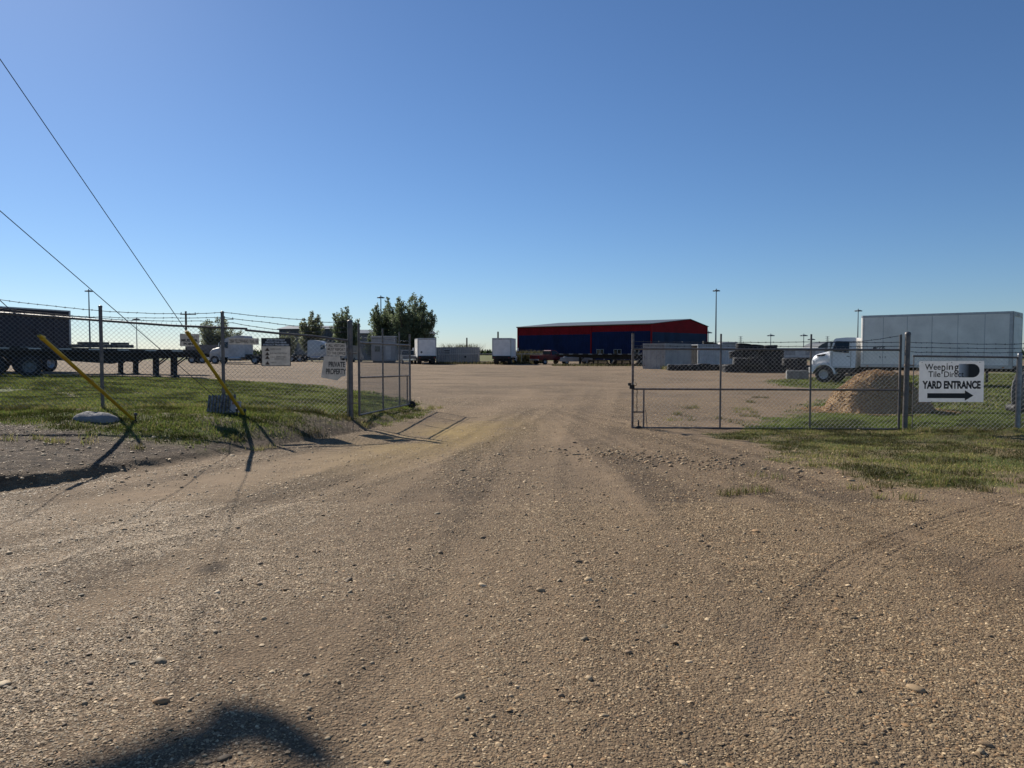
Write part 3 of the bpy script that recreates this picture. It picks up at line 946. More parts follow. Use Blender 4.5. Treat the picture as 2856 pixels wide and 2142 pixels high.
mb.lathe([(0.02, -0.025), (0.085, -0.025), (0.10, -0.012), (0.10, 0.012), (0.085, 0.025), (0.02, 0.025)], w0, 'y', 18)
mb.tube([w0 + Vector((0, 0.05, 0)), w0 + Vector((0, 0.05, 0.22))], 0.018, 6)
mb.build("caster_wheel", rubber, rg)
mb = MB()
l0 = rpt(0.0, 1) + Vector((-0.02, -0.035, 0.05))
mb.box(l0, (0.11, 0.05, 0.09))
mb.box(l0 + Vector((-0.06, -0.03, 0.06)), (0.07, 0.04, 0.06))
mb.lathe([(0.03, -0.010), (0.040, 0), (0.03, 0.010)], l0 + Vector((0.06, -0.05, 0.06)), 'y', 14)
mb.build("latch", chassis_m, rg)
mb = MB()
c0 = rpt(0.016, 1) + Vector((0, -0.03, 0))
for k in range(15):
    a = R(90 * (k % 2))
    c = c0 + Vector((0.006 * math.sin(k * 1.1), 0, -0.015 - 0.034 * k))
    ring = [c + Vector((0.012 * math.cos(q) * math.cos(a), 0.012 * math.cos(q) * math.sin(a), 0.022 * math.sin(q))) for q in [2 * math.pi * i / 10 for i in range(11)]]
    mb.tube(ring, 0.0045, 5)
mb.build("chain", chassis_m, rg)
# left-hand leaf, swung open into the yard
A, B = P(1001, 1000, 17.15), P(1143, 1000, 22.6)
zA = [P(1001, 1158, 17.15).z, P(1001, 1053, 17.15).z, P(1001, 955, 17.15).z, P(1001, 903, 17.15).z]
zB = [P(1143, 1127, 22.6).z, P(1143, 1048, 22.6).z, P(1143, 963, 22.6).z, P(1143, 932, 22.6).z]
lg, lpt = gate_leaf("chain link gate leaf swung open on the left of the driveway", A, B, zA, zB, [(0.40, True), (0.745, True)],
                    [[(0, 0.12), (0.4, 0.13), (1, 0.12)]], False, False, True)
mb = MB()
w0 = lpt(1.0, 0) + Vector((0.05, 0, -0.02))
mb.lathe([(0.02, -0.025), (0.10, -0.025), (0.12, -0.012), (0.12, 0.012), (0.10, 0.025), (0.02, 0.025)], w0, 'y', 18)
mb.build("caster_wheel", rubber, lg)
mb = MB()
mb.tube([lpt(0.93, 0), lpt(0.93, 1)], 0.020, 8)
mb.build("drop_bolt_frame", rust, lg)

# right-hand fence
RE = P(2845, 1000, 15.9)
def RF(u, v):
    return on_plane(u, v, (RP.x, RP.y), (RE.x, RE.y))
rdir = Vector((RE.x - RP.x, RE.y - RP.y, 0)).normalized()
rft = thing("chain_link_fence", "short chain link fence with barbed wire carrying the yard entrance board", "fence", (RE.x, RE.y, gz(RE.x, RE.y)))
M1 = rft.location.copy()
def rset(o):
    o.location = -M1
    return o
R2 = RE + rdir * 3.0
for (pp, zt_) in ((RE, RF(2845, 985).z), (R2, 1.75)):
    mb = MB()
    cap_post(mb, pp.x, pp.y, gz(pp.x, pp.y) - 0.1, zt_, 0.045, 14)
    rset(mb.build("post", galv, rft))
mb = MB()
t0, t1 = RF(2546, 993), RF(2843, 997)
mb.tube([t0, t1, Vector((R2.x, R2.y, 1.62))], 0.021, 8)
rset(mb.build("top_rail", galv_dk, rft))
mb = MB()
q0 = RF(2546, 1000)
fabric(mb, (q0.x, q0.y), (RE.x, RE.y), gz(q0.x, q0.y) + 0.03, t0.z, gz(RE.x, RE.y) + 0.03, t1.z, r=0.0031)
fabric(mb, (RE.x, RE.y), (R2.x, R2.y), gz(RE.x, RE.y) + 0.03, t1.z, gz(R2.x, R2.y) + 0.03, 1.62)
rset(mb.build("chain_link_fabric", wire_m, rft))
for i, (v0, v1) in enumerate(((955, 959), (968, 971), (981, 983))):
    mb = MB()
    e = RF(2856, v1)
    barbed(mb, [RF(2540, v0), RF(2600, v0 + 1), RF(2700, v1), e, e + rdir * 2.9], 0.0065, 0.008, i + 20)
    rset(mb.build("barbed_wire", wire_dk, rft))
mb = MB()
q1 = RF(2549, 1000)
mb.tube([(q1.x, q1.y, gz(q1.x, q1.y) + 0.05), (q1.x, q1.y, t0.z)], 0.010, 6)
rset(mb.build("tension_bar", galv_dk, rft))
mb = MB()
q2 = RF(2837, 1000)
mb.tube([(q2.x, q2.y, gz(q2.x, q2.y) + 0.05), (q2.x, q2.y, t1.z)], 0.009, 6)
rset(mb.build("tension_bar", galv_dk, rft))

# ---------------------------------------------------------------- signs
def text_on(s, parent, cx, cz, w, h, m, name="lettering", off=0.004, bold=0.0, shear=0.0):
    cu = bpy.data.curves.new(name, 'FONT')
    cu.body = s
    cu.align_x = 'LEFT'
    cu.offset = bold
    cu.shear = shear
    tmp = bpy.data.objects.new("tmp_text", cu)
    COL.objects.link(tmp)
    dg = bpy.context.evaluated_depsgraph_get()
    dg.update()
    me_ = bpy.data.meshes.new_from_object(tmp.evaluated_get(dg))
    bpy.data.objects.remove(tmp)
    bpy.data.curves.remove(cu)
    co = np.zeros(len(me_.vertices) * 3)
    me_.vertices.foreach_get("co", co)
    co = co.reshape(-1, 3)
    mn, mx = co.min(0), co.max(0)
    nx_ = (co[:, 0] - mn[0]) / (mx[0] - mn[0]) * w - w / 2 + cx
    nz_ = (co[:, 1] - mn[1]) / (mx[1] - mn[1]) * h - h / 2 + cz
    me_.vertices.foreach_set("co", np.stack([nx_, np.full(len(nx_), -off), nz_], -1).ravel())
    me_.name = name
    me_.materials.clear()
    me_.materials.append(m)
    me_.update()
    o = bpy.data.objects.new(name, me_)
    COL.objects.link(o)
    o.parent = parent
    return o
def flat_poly(pts, parent, m, name, off=0.004, th=0.0):
    mb = MB()
    mb.add([(a, -off, b) for a, b in pts], [tuple(range(len(pts)))])
    return mb.build(name, m, parent)
def board(name, label, c, w, h, rz, m, roll=0.0, th=0.005, group=None):
    mb = MB()
    mb.box((0, 0, 0), (w, th, h))
    o = mb.build(name, m, None, c, (0, roll, rz))
    return tag(o, label, "sign", group)
def quad_of(f, u0, v0, u1, v1):
    a, b = f((u0), (v0 + v1) / 2), f(u1, (v0 + v1) / 2)
    c = f((u0 + u1) / 2, (v0 + v1) / 2)
    w = (Vector((b.x - a.x, b.y - a.y, 0))).length
    h = f((u0 + u1) / 2, v0).z - f((u0 + u1) / 2, v1).z
    return c, w, h
lnor = Vector((ldir.y, -ldir.x, 0))            # towards the camera
c, w, h = quad_of(LF, 729, 943, 811, 1021)
o = board("sign", "square white safety board with black heading listing protective gear", c + lnor * 0.03, w, h, lrot, sign_dirty)
flat_poly([(-w / 2 + .012, h / 2 - .012), (w / 2 - .012, h / 2 - .012), (w / 2 - .012, h / 2 - .29 * h), (-w / 2 + .012, h / 2 - .29 * h)], o, black_ink, "heading_panel", 0.0045)
for i, (s_, ww) in enumerate((("ENTRY WITHOUT", .62), ("PROTECTIVE GEAR", .72), ("STRICTLY PROHIBITED", .88))):
    text_on(s_, o, 0, h / 2 - h * (.065 + .088 * i), ww * w, .060 * h, white_ink, off=0.006, bold=0.02)
for i, s_ in enumerate(("HARD HATS", "EYE PROTECTION", "C.S.A. APPROVED", "VESTS")):
    zc = h / 2 - h * (.39, .545, .675, .875)[i]
    text_on(s_, o, w * (-.20 + (.36, .56, .52, .2)[i] / 2), zc, w * (.36, .56, .52, .2)[i], .05 * h, ink_grey, off=0.0045, bold=0.01)
    zt = zc - 0.01 * h
    flat_poly([(-.38 * w, zt - .06 * h), (-.22 * w, zt - .06 * h), (-.30 * w, zt + .065 * h)], o, brown_ink, "warning_triangle", 0.0045)
text_on("FOOTWEAR", o, .1 * w, h / 2 - h * .745, .32 * w, .045 * h, ink_grey, off=0.0045, bold=0.01)
mb = MB()
for (x0, x1, z0, z1) in ((-w / 2, w / 2, h / 2 - .012, h / 2), (-w / 2, w / 2, -h / 2, -h / 2 + .012), (-w / 2, -w / 2 + .012, -h / 2 + .012, h / 2 - .012), (w / 2 - .012, w / 2, -h / 2 + .012, h / 2 - .012)):
    mb.bx(x0, x1, -0.006, 0.004, z0, z1)
mb.build("border", black_ink, o)
c, w, h = quad_of(LF, 638, 943, 722, 961)
o = board("sign", "narrow white street address board hung on the left fence", c + lnor * 0.03, w, h, lrot, sign_dirty, R(0.6))
text_on("2004 YELLOWHEAD TRAIL NE", o, 0, 0, .95 * w, .58 * h, black_ink, bold=0.015)
c, w, h = quad_of(LF, 502, 931, 556, 966)
o = board("sign", "white muster point board behind the yellow guy guard", c + lnor * 0.03, w, h, lrot, sign_dirty, R(0.8))
text_on("PLACE", o, .18 * w, .25 * h, .5 * w, .2 * h, ink_grey, off=0.004)
text_on("MUSTER", o, 0, -.03 * h, .86 * w, .23 * h, black_ink, bold=0.05)
text_on("POINT", o, 0, -.31 * h, .62 * w, .22 * h, black_ink, bold=0.05)
# two coroplast boards by the gate post
c, w, h = quad_of(LF, 910, 957, 964, 992)
o = board("sign", "white board telling visitors to report, above the private property board", c + lnor * 0.035, w, h, lrot, sign_dirty, R(2))
for i, (s_, ww) in enumerate((("ALL VISITORS", .84), ("MUST REPORT", .90), ("TO THE OFFICE", .96))):
    text_on(s_, o, 0.01 * w, h * (.30 - .30 * i), ww * w, .22 * h, black_ink, bold=0.02, shear=0.0)
c, w, h = quad_of(LF, 903, 1000, 965, 1050)
mb = MB()
prof = [(-.50, .62), (.22, .62), (.24, .42), (.5, .40), (.49, -.46), (.30, -.50), (.1, -.72), (-.62, -.56)]
pts = [(a * w, b * h) for a, b in prof]
mb.add([(a, -0.0025, b) for a, b in pts] + [(a, 0.0025, b) for a, b in pts], [tuple(range(8)), tuple(range(15, 7, -1))] + [(i, (i + 1) % 8, 8 + (i + 1) % 8, 8 + i) for i in range(8)])
o = tag(mb.build("sign", sign_dirty, None, c + lnor * 0.03, (R(-4), R(1.5), lrot)), "torn white private property board sagging on the fence by the gate post", "sign")
text_on("PRIVATE", o, .08 * w, .18 * h, .74 * w, .30 * h, black_ink, bold=0.03)
text_on("PROPERTY", o, .04 * w, -.22 * h, .90 * w, .32 * h, black_ink, bold=0.03)
# yard entrance board
rnor = Vector((rdir.y, -rdir.x, 0))
rrot = math.atan2(rdir.y, rdir.x)
c, w, h = quad_of(RF, 2561, 1007, 2741, 1121)
o = board("sign", "large white yard entrance board with black arrow on the right fence", c + rnor * 0.04, w, h, rrot, sign_w, R(-0.35))
def SX(px): return ((px - 1187) / (1812 - 1187) - .5) * w        # px in the zoomed view of the board
def SZ(py): return (.5 - (py - 580) / (975 - 580)) * h
def T(s_, x0, x1, y0, y1, **k):
    return text_on(s_, o, (SX(x0) + SX(x1)) / 2, (SZ(y0) + SZ(y1)) / 2, SX(x1) - SX(x0), SZ(y0) - SZ(y1), black_ink, **k)
for s_, a_, b_, c_, d_ in (("Wee", 1240, 1394, 606, 664), ("p", 1402, 1440, 622, 702), ("i", 1450, 1461, 602, 664), ("n", 1472, 1513, 622, 664), ("g", 1524, 1568, 622, 702)):
    T(s_, a_, b_, c_, d_, bold=0.012, off=0.0062)
T("Tile", 1275, 1392, 678, 734, bold=0.012, off=0.0062)
T("Direct", 1428, 1618, 680, 735, bold=0.01, off=0.0062)
T("YARD ENTRANCE", 1218, 1782, 770, 848, bold=0.05)
a0, a1, zc, rad = SX(1570), SX(1770), SZ(673), (SZ(608) - SZ(738)) / 2
arc = [(a1 - rad + rad * math.sin(R(q)), zc + rad * math.cos(R(q))) for q in range(0, 181, 12)]
flat_poly([(a0, zc + rad)] + arc + [(a0, zc - rad)], o, fade_print, "logo", 0.0045)
flat_poly([(SX(1268), SZ(890)), (SX(1632), SZ(890)), (SX(1632), SZ(862)), (SX(1715), SZ(912)), (SX(1632), SZ(962)), (SX(1632), SZ(938)), (SX(1268), SZ(938))], o, black_ink, "arrow", 0.0045)
for (a, b) in ((-.46, .47), (0, .47), (.43, .47), (-.3, -.49), (.25, -.49)):
    mb = MB()
    mb.lathe([(0.001, -0.006), (0.008, -0.006), (0.008, 0.0)], (a * w, -0.002, b * h), 'y', 8)
    mb.build("tie", chassis_m, o)

# ---------------------------------------------------------------- guy wires, their pole, and an added shadow caster beyond the frame
PX, PY = -8.6, 7.06
def guy(label, anchor, attach_z, guard_len, group):
    a = Vector(anchor)
    top = Vector((PX, PY, attach_z))
    d = (top - a).normalized()
    t = thing("guy_wire", label, "guy wire", a, 0, group)
    mb = MB()
    mb.tube([Vector((0, 0, 0)) - d * 0.08, top - a], 0.0062, 6)
    mb.lathe([(0.012, -0.12), (0.016, 0.10), (0.03, 0.11), (0.03, 0.15), (0.01, 0.16)], (0, 0, 0), 'z', 8)
    mb.build("strand", cable_m, t)
    if guard_len:
        u = d.cross(Vector((0, 0, 1))).normalized()
        w_ = u.cross(d)
        r = 0.042
        secs = []
        for s_ in (0.06, 0.10, guard_len - 0.04, guard_len):
            rr_ = r * (0.75 if s_ in (0.06,) else 1.0)
            secs.append([d * s_ + (u * math.cos(2 * math.pi * k / 14) + w_ * math.sin(2 * math.pi * k / 14) * 0.62) * rr_ for k in range(14)])
        mb = MB()
        mb.loft(secs, 0, True, True)
        g = mb.build("guard", yellow, t)
        for s_ in (guard_len * 0.97, guard_len * 0.5):
            mb = MB()
            mb.tube([d * (s_ - 0.015) + w_ * 0.004, d * (s_ + 0.015) + w_ * 0.004], 0.044, 12)
            mb.build("clamp", yellow, g)
    return t
def GT(u, v):
    """point where the sight line meets the terrain"""
    d = ray(u, v)
    lo, hi = 2.0, 60.0
    for t in np.arange(2.0, 60.0, 0.05):
        if CAM_Z + d.z * t < gz(d.x * t, d.y * t):
            hi = t
            break
    q = Vector((0, 0, CAM_Z)) + d * hi
    return Vector((q.x, q.y, gz(q.x, q.y)))
def guy_to(label, uv, uv_sky, guard_len):
    a = GT(*uv)
    q = on_plane(uv_sky[0], uv_sky[1], (a.x, a.y), (PX, PY))
    run = math.hypot(q.x - a.x, q.y - a.y)
    full = math.hypot(PX - a.x, PY - a.y)
    return guy(label, a, a.z + (q.z - a.z) / run * full, guard_len, "guy wires")
guy_to("steep guy wire with yellow plastic guard by the ribbed rubber mat", (683, 1163), (0, 165), 2.25)
guy_to("bare guy wire running to the ribbed rubber mat", (661, 1160), (0, 588), 0)
guy_to("shallow guy wire with yellow plastic guard beside the pale concrete lump", (378, 1176), (0, 838), 2.55)
pt_ = thing("utility_pole", "timber utility pole on the verge holding the three guy wires", "utility pole", (PX, PY, gz(PX, PY)))
mb = MB()
mb.tube([(0, 0, -0.2), (0, 0, 5), (0, 0, 11)], [0.16, 0.14, 0.11], 14)
mb.build("pole", wood_pole, pt_)
mb = MB()
mb.box((0, 0.13, 10.5), (2.2, 0.1, 0.12))
mb.build("crossarm", wood_pole, pt_)
for dx in (-0.95, -0.4, 0.95):
    mb = MB()
    mb.lathe([(0.02, 0), (0.05, 0.03), (0.03, 0.06), (0.05, 0.09), (0.02, 0.13)], (dx, 0.13, 10.56), 'z', 10)
    mb.build("insulator", alu, pt_)
LQ = Vector((-1.24 - 0.602 * 16.0, 3.43 + 0.799 * 16.0, 10.0))
ldx = Vector((0.66, 0.75, 0))
LBASE = LQ - ldx * 2.6
st_ = thing("shadow_caster", "added lamp-shaped shadow caster with curved arm, out of view beside the utility pole", "shadow caster", (LBASE.x, LBASE.y, gz(LBASE.x, LBASE.y)))  # added out of view; arm and head shaped to cast a ground shadow
mb = MB()
mb.tube([(0, 0, -0.1), (0, 0, 8.6)], [0.11, 0.075], 12)
mb.build("pole", galv, st_)
zz = LQ.z - st_.location.z
mb = MB()
mb.tube([(0, 0, 8.5), ldx * 0.25 + Vector((0, 0, 9.2)), ldx * 0.9 + Vector((0, 0, zz - 0.15)), ldx * 1.7 + Vector((0, 0, zz - 0.02)), ldx * 2.6 + Vector((0, 0, zz))], [0.075, 0.085, 0.105, 0.12, 0.12], 10)
mb.build("arm", galv, st_)
hd = Vector((0.80, -0.59, -0.02))
e0 = ldx * 2.6 + Vector((0, 0, zz))
mb = MB()
side = Vector((0.59, 0.80, 0))
mb.loft([[e0 + hd * s_ + side * (w_ * math.cos(q)) + Vector((0, 0, 0.5 * w_ * math.sin(q))) for q in [2 * math.pi * k / 12 for k in range(12)]] for s_, w_ in ((-0.25, 0.10), (-0.05, 0.15), (0.2, 0.14), (0.45, 0.11), (0.62, 0.04))], 0, True)
mb.build("shadow_head", galv, st_)

# ---------------------------------------------------------------- verge oddments
lump_at = GT(266, 1170)
cx_, cy_ = lump_at.x, lump_at.y
mb = MB()
secs = []
nn = 20
for (k, zz_) in ((1.0, -0.10), (0.97, 0.02), (0.84, 0.075), (0.50, 0.12), (0.12, 0.13)):
    secs.append([(cx_ * 0 + 0.44 * k * math.cos(a) * (1 + 0.12 * math.sin(3 * a + 1)), 0.30 * k * math.sin(a) * (1 + 0.10 * math.cos(2 * a)), zz_ + 0.012 * math.sin(2 * a + k * 3)) for a in [2 * math.pi * i / nn for i in range(nn)]])
mb.loft(secs, 0, True)
tag(mb.build("concrete_lump", concrete, None, (cx_, cy_, gz(cx_, cy_)), (0, R(4), R(-12))), "low pale concrete lump in the grass left of the shallow guy wire's anchor", "concrete lump")
mx_, my_ = -5.95, 15.05
t = thing("tread_mat", "dark ribbed rubber mat leaning by the steep guy wire's foot", "rubber mat", (mx_, my_, gz(mx_, my_)), R(8))
mb = MB()
tilt = Matrix.Rotation(R(-28), 3, 'X')
for i in range(9):
    a = -0.25 + 0.062 * i
    mb.box(tilt @ Vector((a, 0, 0.20)), (0.036, 0.05, 0.42 + 0.03 * (i > 3)), 0, tilt)
for j in range(9):
    mb.box(tilt @ Vector((0, 0.012, 0.02 + 0.045 * j)), (0.54, 0.03, 0.022), 0, tilt)
mb.build("slab", mat_dark, t)
mb = MB()
mb.box(tilt @ Vector((0.30, -0.055, 0.12)), (0.20, 0.02, 0.24), 0, tilt)
mb.build("label_plate", sign_dirty, t)
mb = MB()
mb.box(tilt @ Vector((0.29, -0.068, 0.20)), (0.12, 0.012, 0.05), 0, tilt)
mb.build("faded_band", pink, t)
# ---------------------------------------------------------------- gravel pile, coils, blocks
def coil_mesh(name, Rr, rr, hgt, m, parent=None, n=26):
    mb = MB()
    prof = []
    for lay in range(5):
        zc = hgt * (lay + .5) / 5
        prof += [(Rr + rr * .55, zc - hgt * .09), (Rr + rr, zc), (Rr + rr * .55, zc + hgt * .09)]
    prof = [(Rr - rr, 0.02)] + [(Rr, 0.0)] + prof + [(Rr, hgt), (Rr - rr, hgt - .03), (Rr - rr, 0.02)]
    mb.lathe(prof, (0, 0, 0), 'z', n, 0, True)
    return mb.build(name, m, parent)
PC = (10.85, 21.9)
n_a, n_r = 90, 40
mb = MB()
pz0 = gz(*PC) - 0.04
PILE_H = 1.22
def pile_h(x, y):
    dx, dy = x - PC[0], y - PC[1]
    dx = dx - 0.15 + 0.25 * (fbm(x * 0.9, y * 0.9, 2, 51) - .5)
    d = np.hypot(dx / np.where(dx < 0, 2.05, 1.55), dy / 1.5) * (1 + 0.35 * (fbm(x * 1.3, y * 1.3, 3, 52) - .5))
    top = np.clip(1 - d, 0, 1)
    hh = PILE_H * np.minimum(top * 1.32, 1 - 0.8 * d ** 2) * sstep(0, 0.30, top)
    return hh + 0.16 * (fbm(x * 2.2, y * 2.2, 3, 55) - .5) * sstep(0, .3, top)
A_, R_ = np.meshgrid(np.linspace(0, 2 * np.pi, n_a, endpoint=False), np.linspace(0, 1, n_r))
px_ = PC[0] + R_ * 2.15 * np.cos(A_)
py_ = PC[1] + R_ * 1.75 * np.sin(A_)
pzv = pz0 + pile_h(px_, py_)
V = np.stack([px_ - PC[0], py_ - PC[1], pzv - pz0], -1).reshape(-1, 3)
F = []
for i in range(n_r - 1):
    for k in range(n_a):
        k2 = (k + 1) % n_a
        F.append((i * n_a + k, (i + 1) * n_a + k, (i + 1) * n_a + k2, i * n_a + k2))
pile_m = mat("orange_brown_gravel", (0.28, 0.155, 0.062), 0.9, 0, 0.35, 22, 0.6, 70, col2=(0.42, 0.29, 0.15))
pile = np_mesh("gravel_pile", V, np.array(F), pile_m, None, True)
pile.location = (PC[0], PC[1], pz0)
tag(pile, "conical heap of orange-brown gravel behind the right-hand gate leaf", "gravel pile")
n = 15000
d_, a_ = np.sqrt(rng.uniform(0, 1.1, n)), rng.uniform(0, 2 * np.pi, n)
sx_, sy_ = d_ * 2.1 * np.cos(a_), d_ * 1.72 * np.sin(a_)
zz_ = pile_h(sx_ + PC[0], sy_ + PC[1])
outer = zz_ < 0.02
zz_ = np.where(outer, terrain(sx_ + PC[0], sy_ + PC[1]) - pz0, zz_)
PAL2 = np.array([(0.34, 0.18, 0.060), (0.44, 0.25, 0.09), (0.54, 0.36, 0.16), (0.28, 0.13, 0.042), (0.34, 0.21, 0.10), (0.20, 0.11, 0.042)])
so = stones("pebbles", sx_, sy_, zz_, rng.lognormal(math.log(0.036), 0.3, n), ICO_V, ICO_F, 0.2, PAL2)
so.parent = pile
so["kind"] = "stuff"

# concrete blocks before the box truck
for i, (u, v, lab) in enumerate(((2214, 1056, "grey concrete block standing left of the box truck's bumper"), (2244, 1056, "grey concrete block half hidden by the box truck's bumper"))):
    p = G(u, v, 0.05)
    mb = MB()
    mb.box((0, 0, 0.27), (0.68, 0.65, 0.54))
    mb.box((0.0, 0.0, 0.56), (0.2, 0.2, 0.05))
    tag(mb.build("concrete_block", conc_dk, None, (p.x, p.y + .3, gz(p.x, p.y)), (0, 0, R(-14 - 4 * i)), bevel=0.03), lab, "concrete block", "concrete blocks")

# rolls of drain pipe
coil0 = None
def coil(u, v, Y, dz, rx, s, lab, grp="black pipe coils"):
    global coil0
    p = P(u, v, Y)
    if coil0 is None:
        o = coil_mesh("pipe_coil", 0.44, 0.22, 0.62, black_plastic)
        coil0 = o
    else:
        o = coil0.copy()
        COL.objects.link(o)
    zg = gz(p.x, Y)
    o.location = (p.x, Y, zg + dz)
    o.rotation_euler = (rx, R(random.Random(u + 1).uniform(-7, 7)), random.Random(u).uniform(0, 3))
    o.scale = (s, s, s)
    return tag(o, lab, "pipe coil", grp)
rr = random.Random(4)
L_heap = "coil of black drain pipe in the long heap behind the right-hand gate leaf"
L_low = "black drain pipe coil in the low row before the white containers"
for i, u in enumerate((1876, 1905, 1934, 1963, 1992, 2018)):
    coil(u, 1020, 68 + rr.uniform(-.4, .4), 0, 0, rr.uniform(.85, 1.05), L_low, "low row of pipe coils")
for row, (us, dz, Y) in enumerate((((2046, 2084, 2122, 2160, 2198), 0, 62), ((2060, 2100, 2140, 2178), .60, 62.3), ((2040, 2078, 2118, 2156, 2192), 0, 63.6), ((2052, 2092, 2130, 2168), 1.18, 63), ((2074, 2112, 2150), 1.72, 63.2), ((2068, 2110), .60, 61.6))):
    for u in us:
        coil(u + rr.uniform(-5, 5), 1010, Y + rr.uniform(-.2, .2), dz, R(rr.uniform(-5, 5)), rr.uniform(.92, 1.12), L_heap)
L_end = "black drain pipe coil in the low end of the heap left of the box truck"
for u, dz in ((2216, 0), (2244, 0), (2230, .55), (2268, 0), (2202, .6)):
    coil(u, 1010, 60 + rr.uniform(-.3, .3), dz, R(rr.uniform(-4, 4)), .95, L_end, "low end pipe coils")
p = P(2852, 1100, 21.0)
t = thing("pipe_coil", "grey wrapped roll of corrugated drain pipe beside the right fence post", "pipe coil", (p.x + .25, 21.2, gz(p.x, 21)), R(15))
wrap_m = mat("grey_filter_sock", (0.13, 0.13, 0.125), 0.9, 0, 0.3, 9, 0.5, 40)
c_ = coil_mesh("roll", 0.40, 0.25, 0.62, wrap_m, t)
c_.rotation_euler = (R(90), 0, R(25))
c_.location = (0, 0.3, 0.55)
mb = MB()
prof = []
for k in range(16):
    prof += [(0.105 if k % 2 else 0.12, 0.03 * k)]
mb.lathe([(0.09, 0.0)] + prof + [(0.09, 0.45), (0.085, 0.02)], (0, 0, 0), 'y', 18)
mb.build("pipe_end", black_plastic, t, (-0.52, -0.2, 0.14), (0, 0, R(-20)))

# ---------------------------------------------------------------- vehicles
def wheel(parent, c, r, w, side=1, rim=alu, hub=0.55):
    mb = MB()
    s_ = side
    mb.lathe([(0.001, s_ * w * .30), (r * .16, s_ * w * .30), (r * .18, s_ * w * .18), (r * .42, s_ * w * .12), (r * .50, s_ * w * .30), (r * hub, s_ * w * .46), (r * (hub + .04), s_ * w * .40)], (0, 0, 0), 'y', 24)
    for k in range(8):
        a = 2 * math.pi * k / 8
        mb.cyl((r * .29 * math.cos(a), s_ * w * .13, r * .29 * math.sin(a)), (r * .29 * math.cos(a), s_ * w * .20, r * .29 * math.sin(a)), r * .035, n=6)
        mb.cyl((r * .42 * math.cos(a + .39), s_ * w * .13, r * .42 * math.sin(a + .39)), (r * .42 * math.cos(a + .39), s_ * w * .145, r * .42 * math.sin(a + .39)), r * .06, n=8, mi=1)
    wh = mb.build("wheel", [rim, chassis_m], parent, c)
    mb = MB()
    mb.lathe([(r * hub, -w * .46), (r * .62, -w * .5), (r * .90, -w * .48), (r * .985, -w * .38), (r, -w * .2), (r * .985, -w * .02), (r, w * .02), (r, w * .2), (r * .985, w * .38), (r * .90, w * .48), (r * .62, w * .5), (r * hub, w * .46), (r * hub, -w * .46)], (0, 0, 0), 'y', 28)
    mb.build("tyre", rubber, wh)
    return wh
def panel(parent, pts, m, name, th=0.006):
    """thin plate; pts are 3D, planar"""
    mb = MB()
    ps = [Vector(q) for q in pts]
    nrm = (ps[1] - ps[0]).cross(ps[2] - ps[1]).normalized() * th
    k = len(ps)
    mb.add([q + nrm for q in ps] + [q - nrm * .2 for q in ps], [tuple(range(k)), tuple(range(2 * k - 1, k - 1, -1))] + [(i, (i + 1) % k, k + (i + 1) % k, k + i) for i in range(k)])
    return mb.build(name, m, parent)
def rounded_plan(x0, x1, hw, r, n=5):
    pts = [(x0, -hw), (x1 - r, -hw)]
    pts += [(x1 - r + r * math.sin(q), -hw + r - r * math.cos(q)) for q in [math.pi / 2 * k / n for k in range(1, n + 1)]]
    pts += [(x1 - r + r * math.cos(q), hw - r + r * math.sin(q)) for q in [math.pi / 2 * k / n for k in range(0, n + 1)]]
    pts += [(x0, hw)]
    return pts
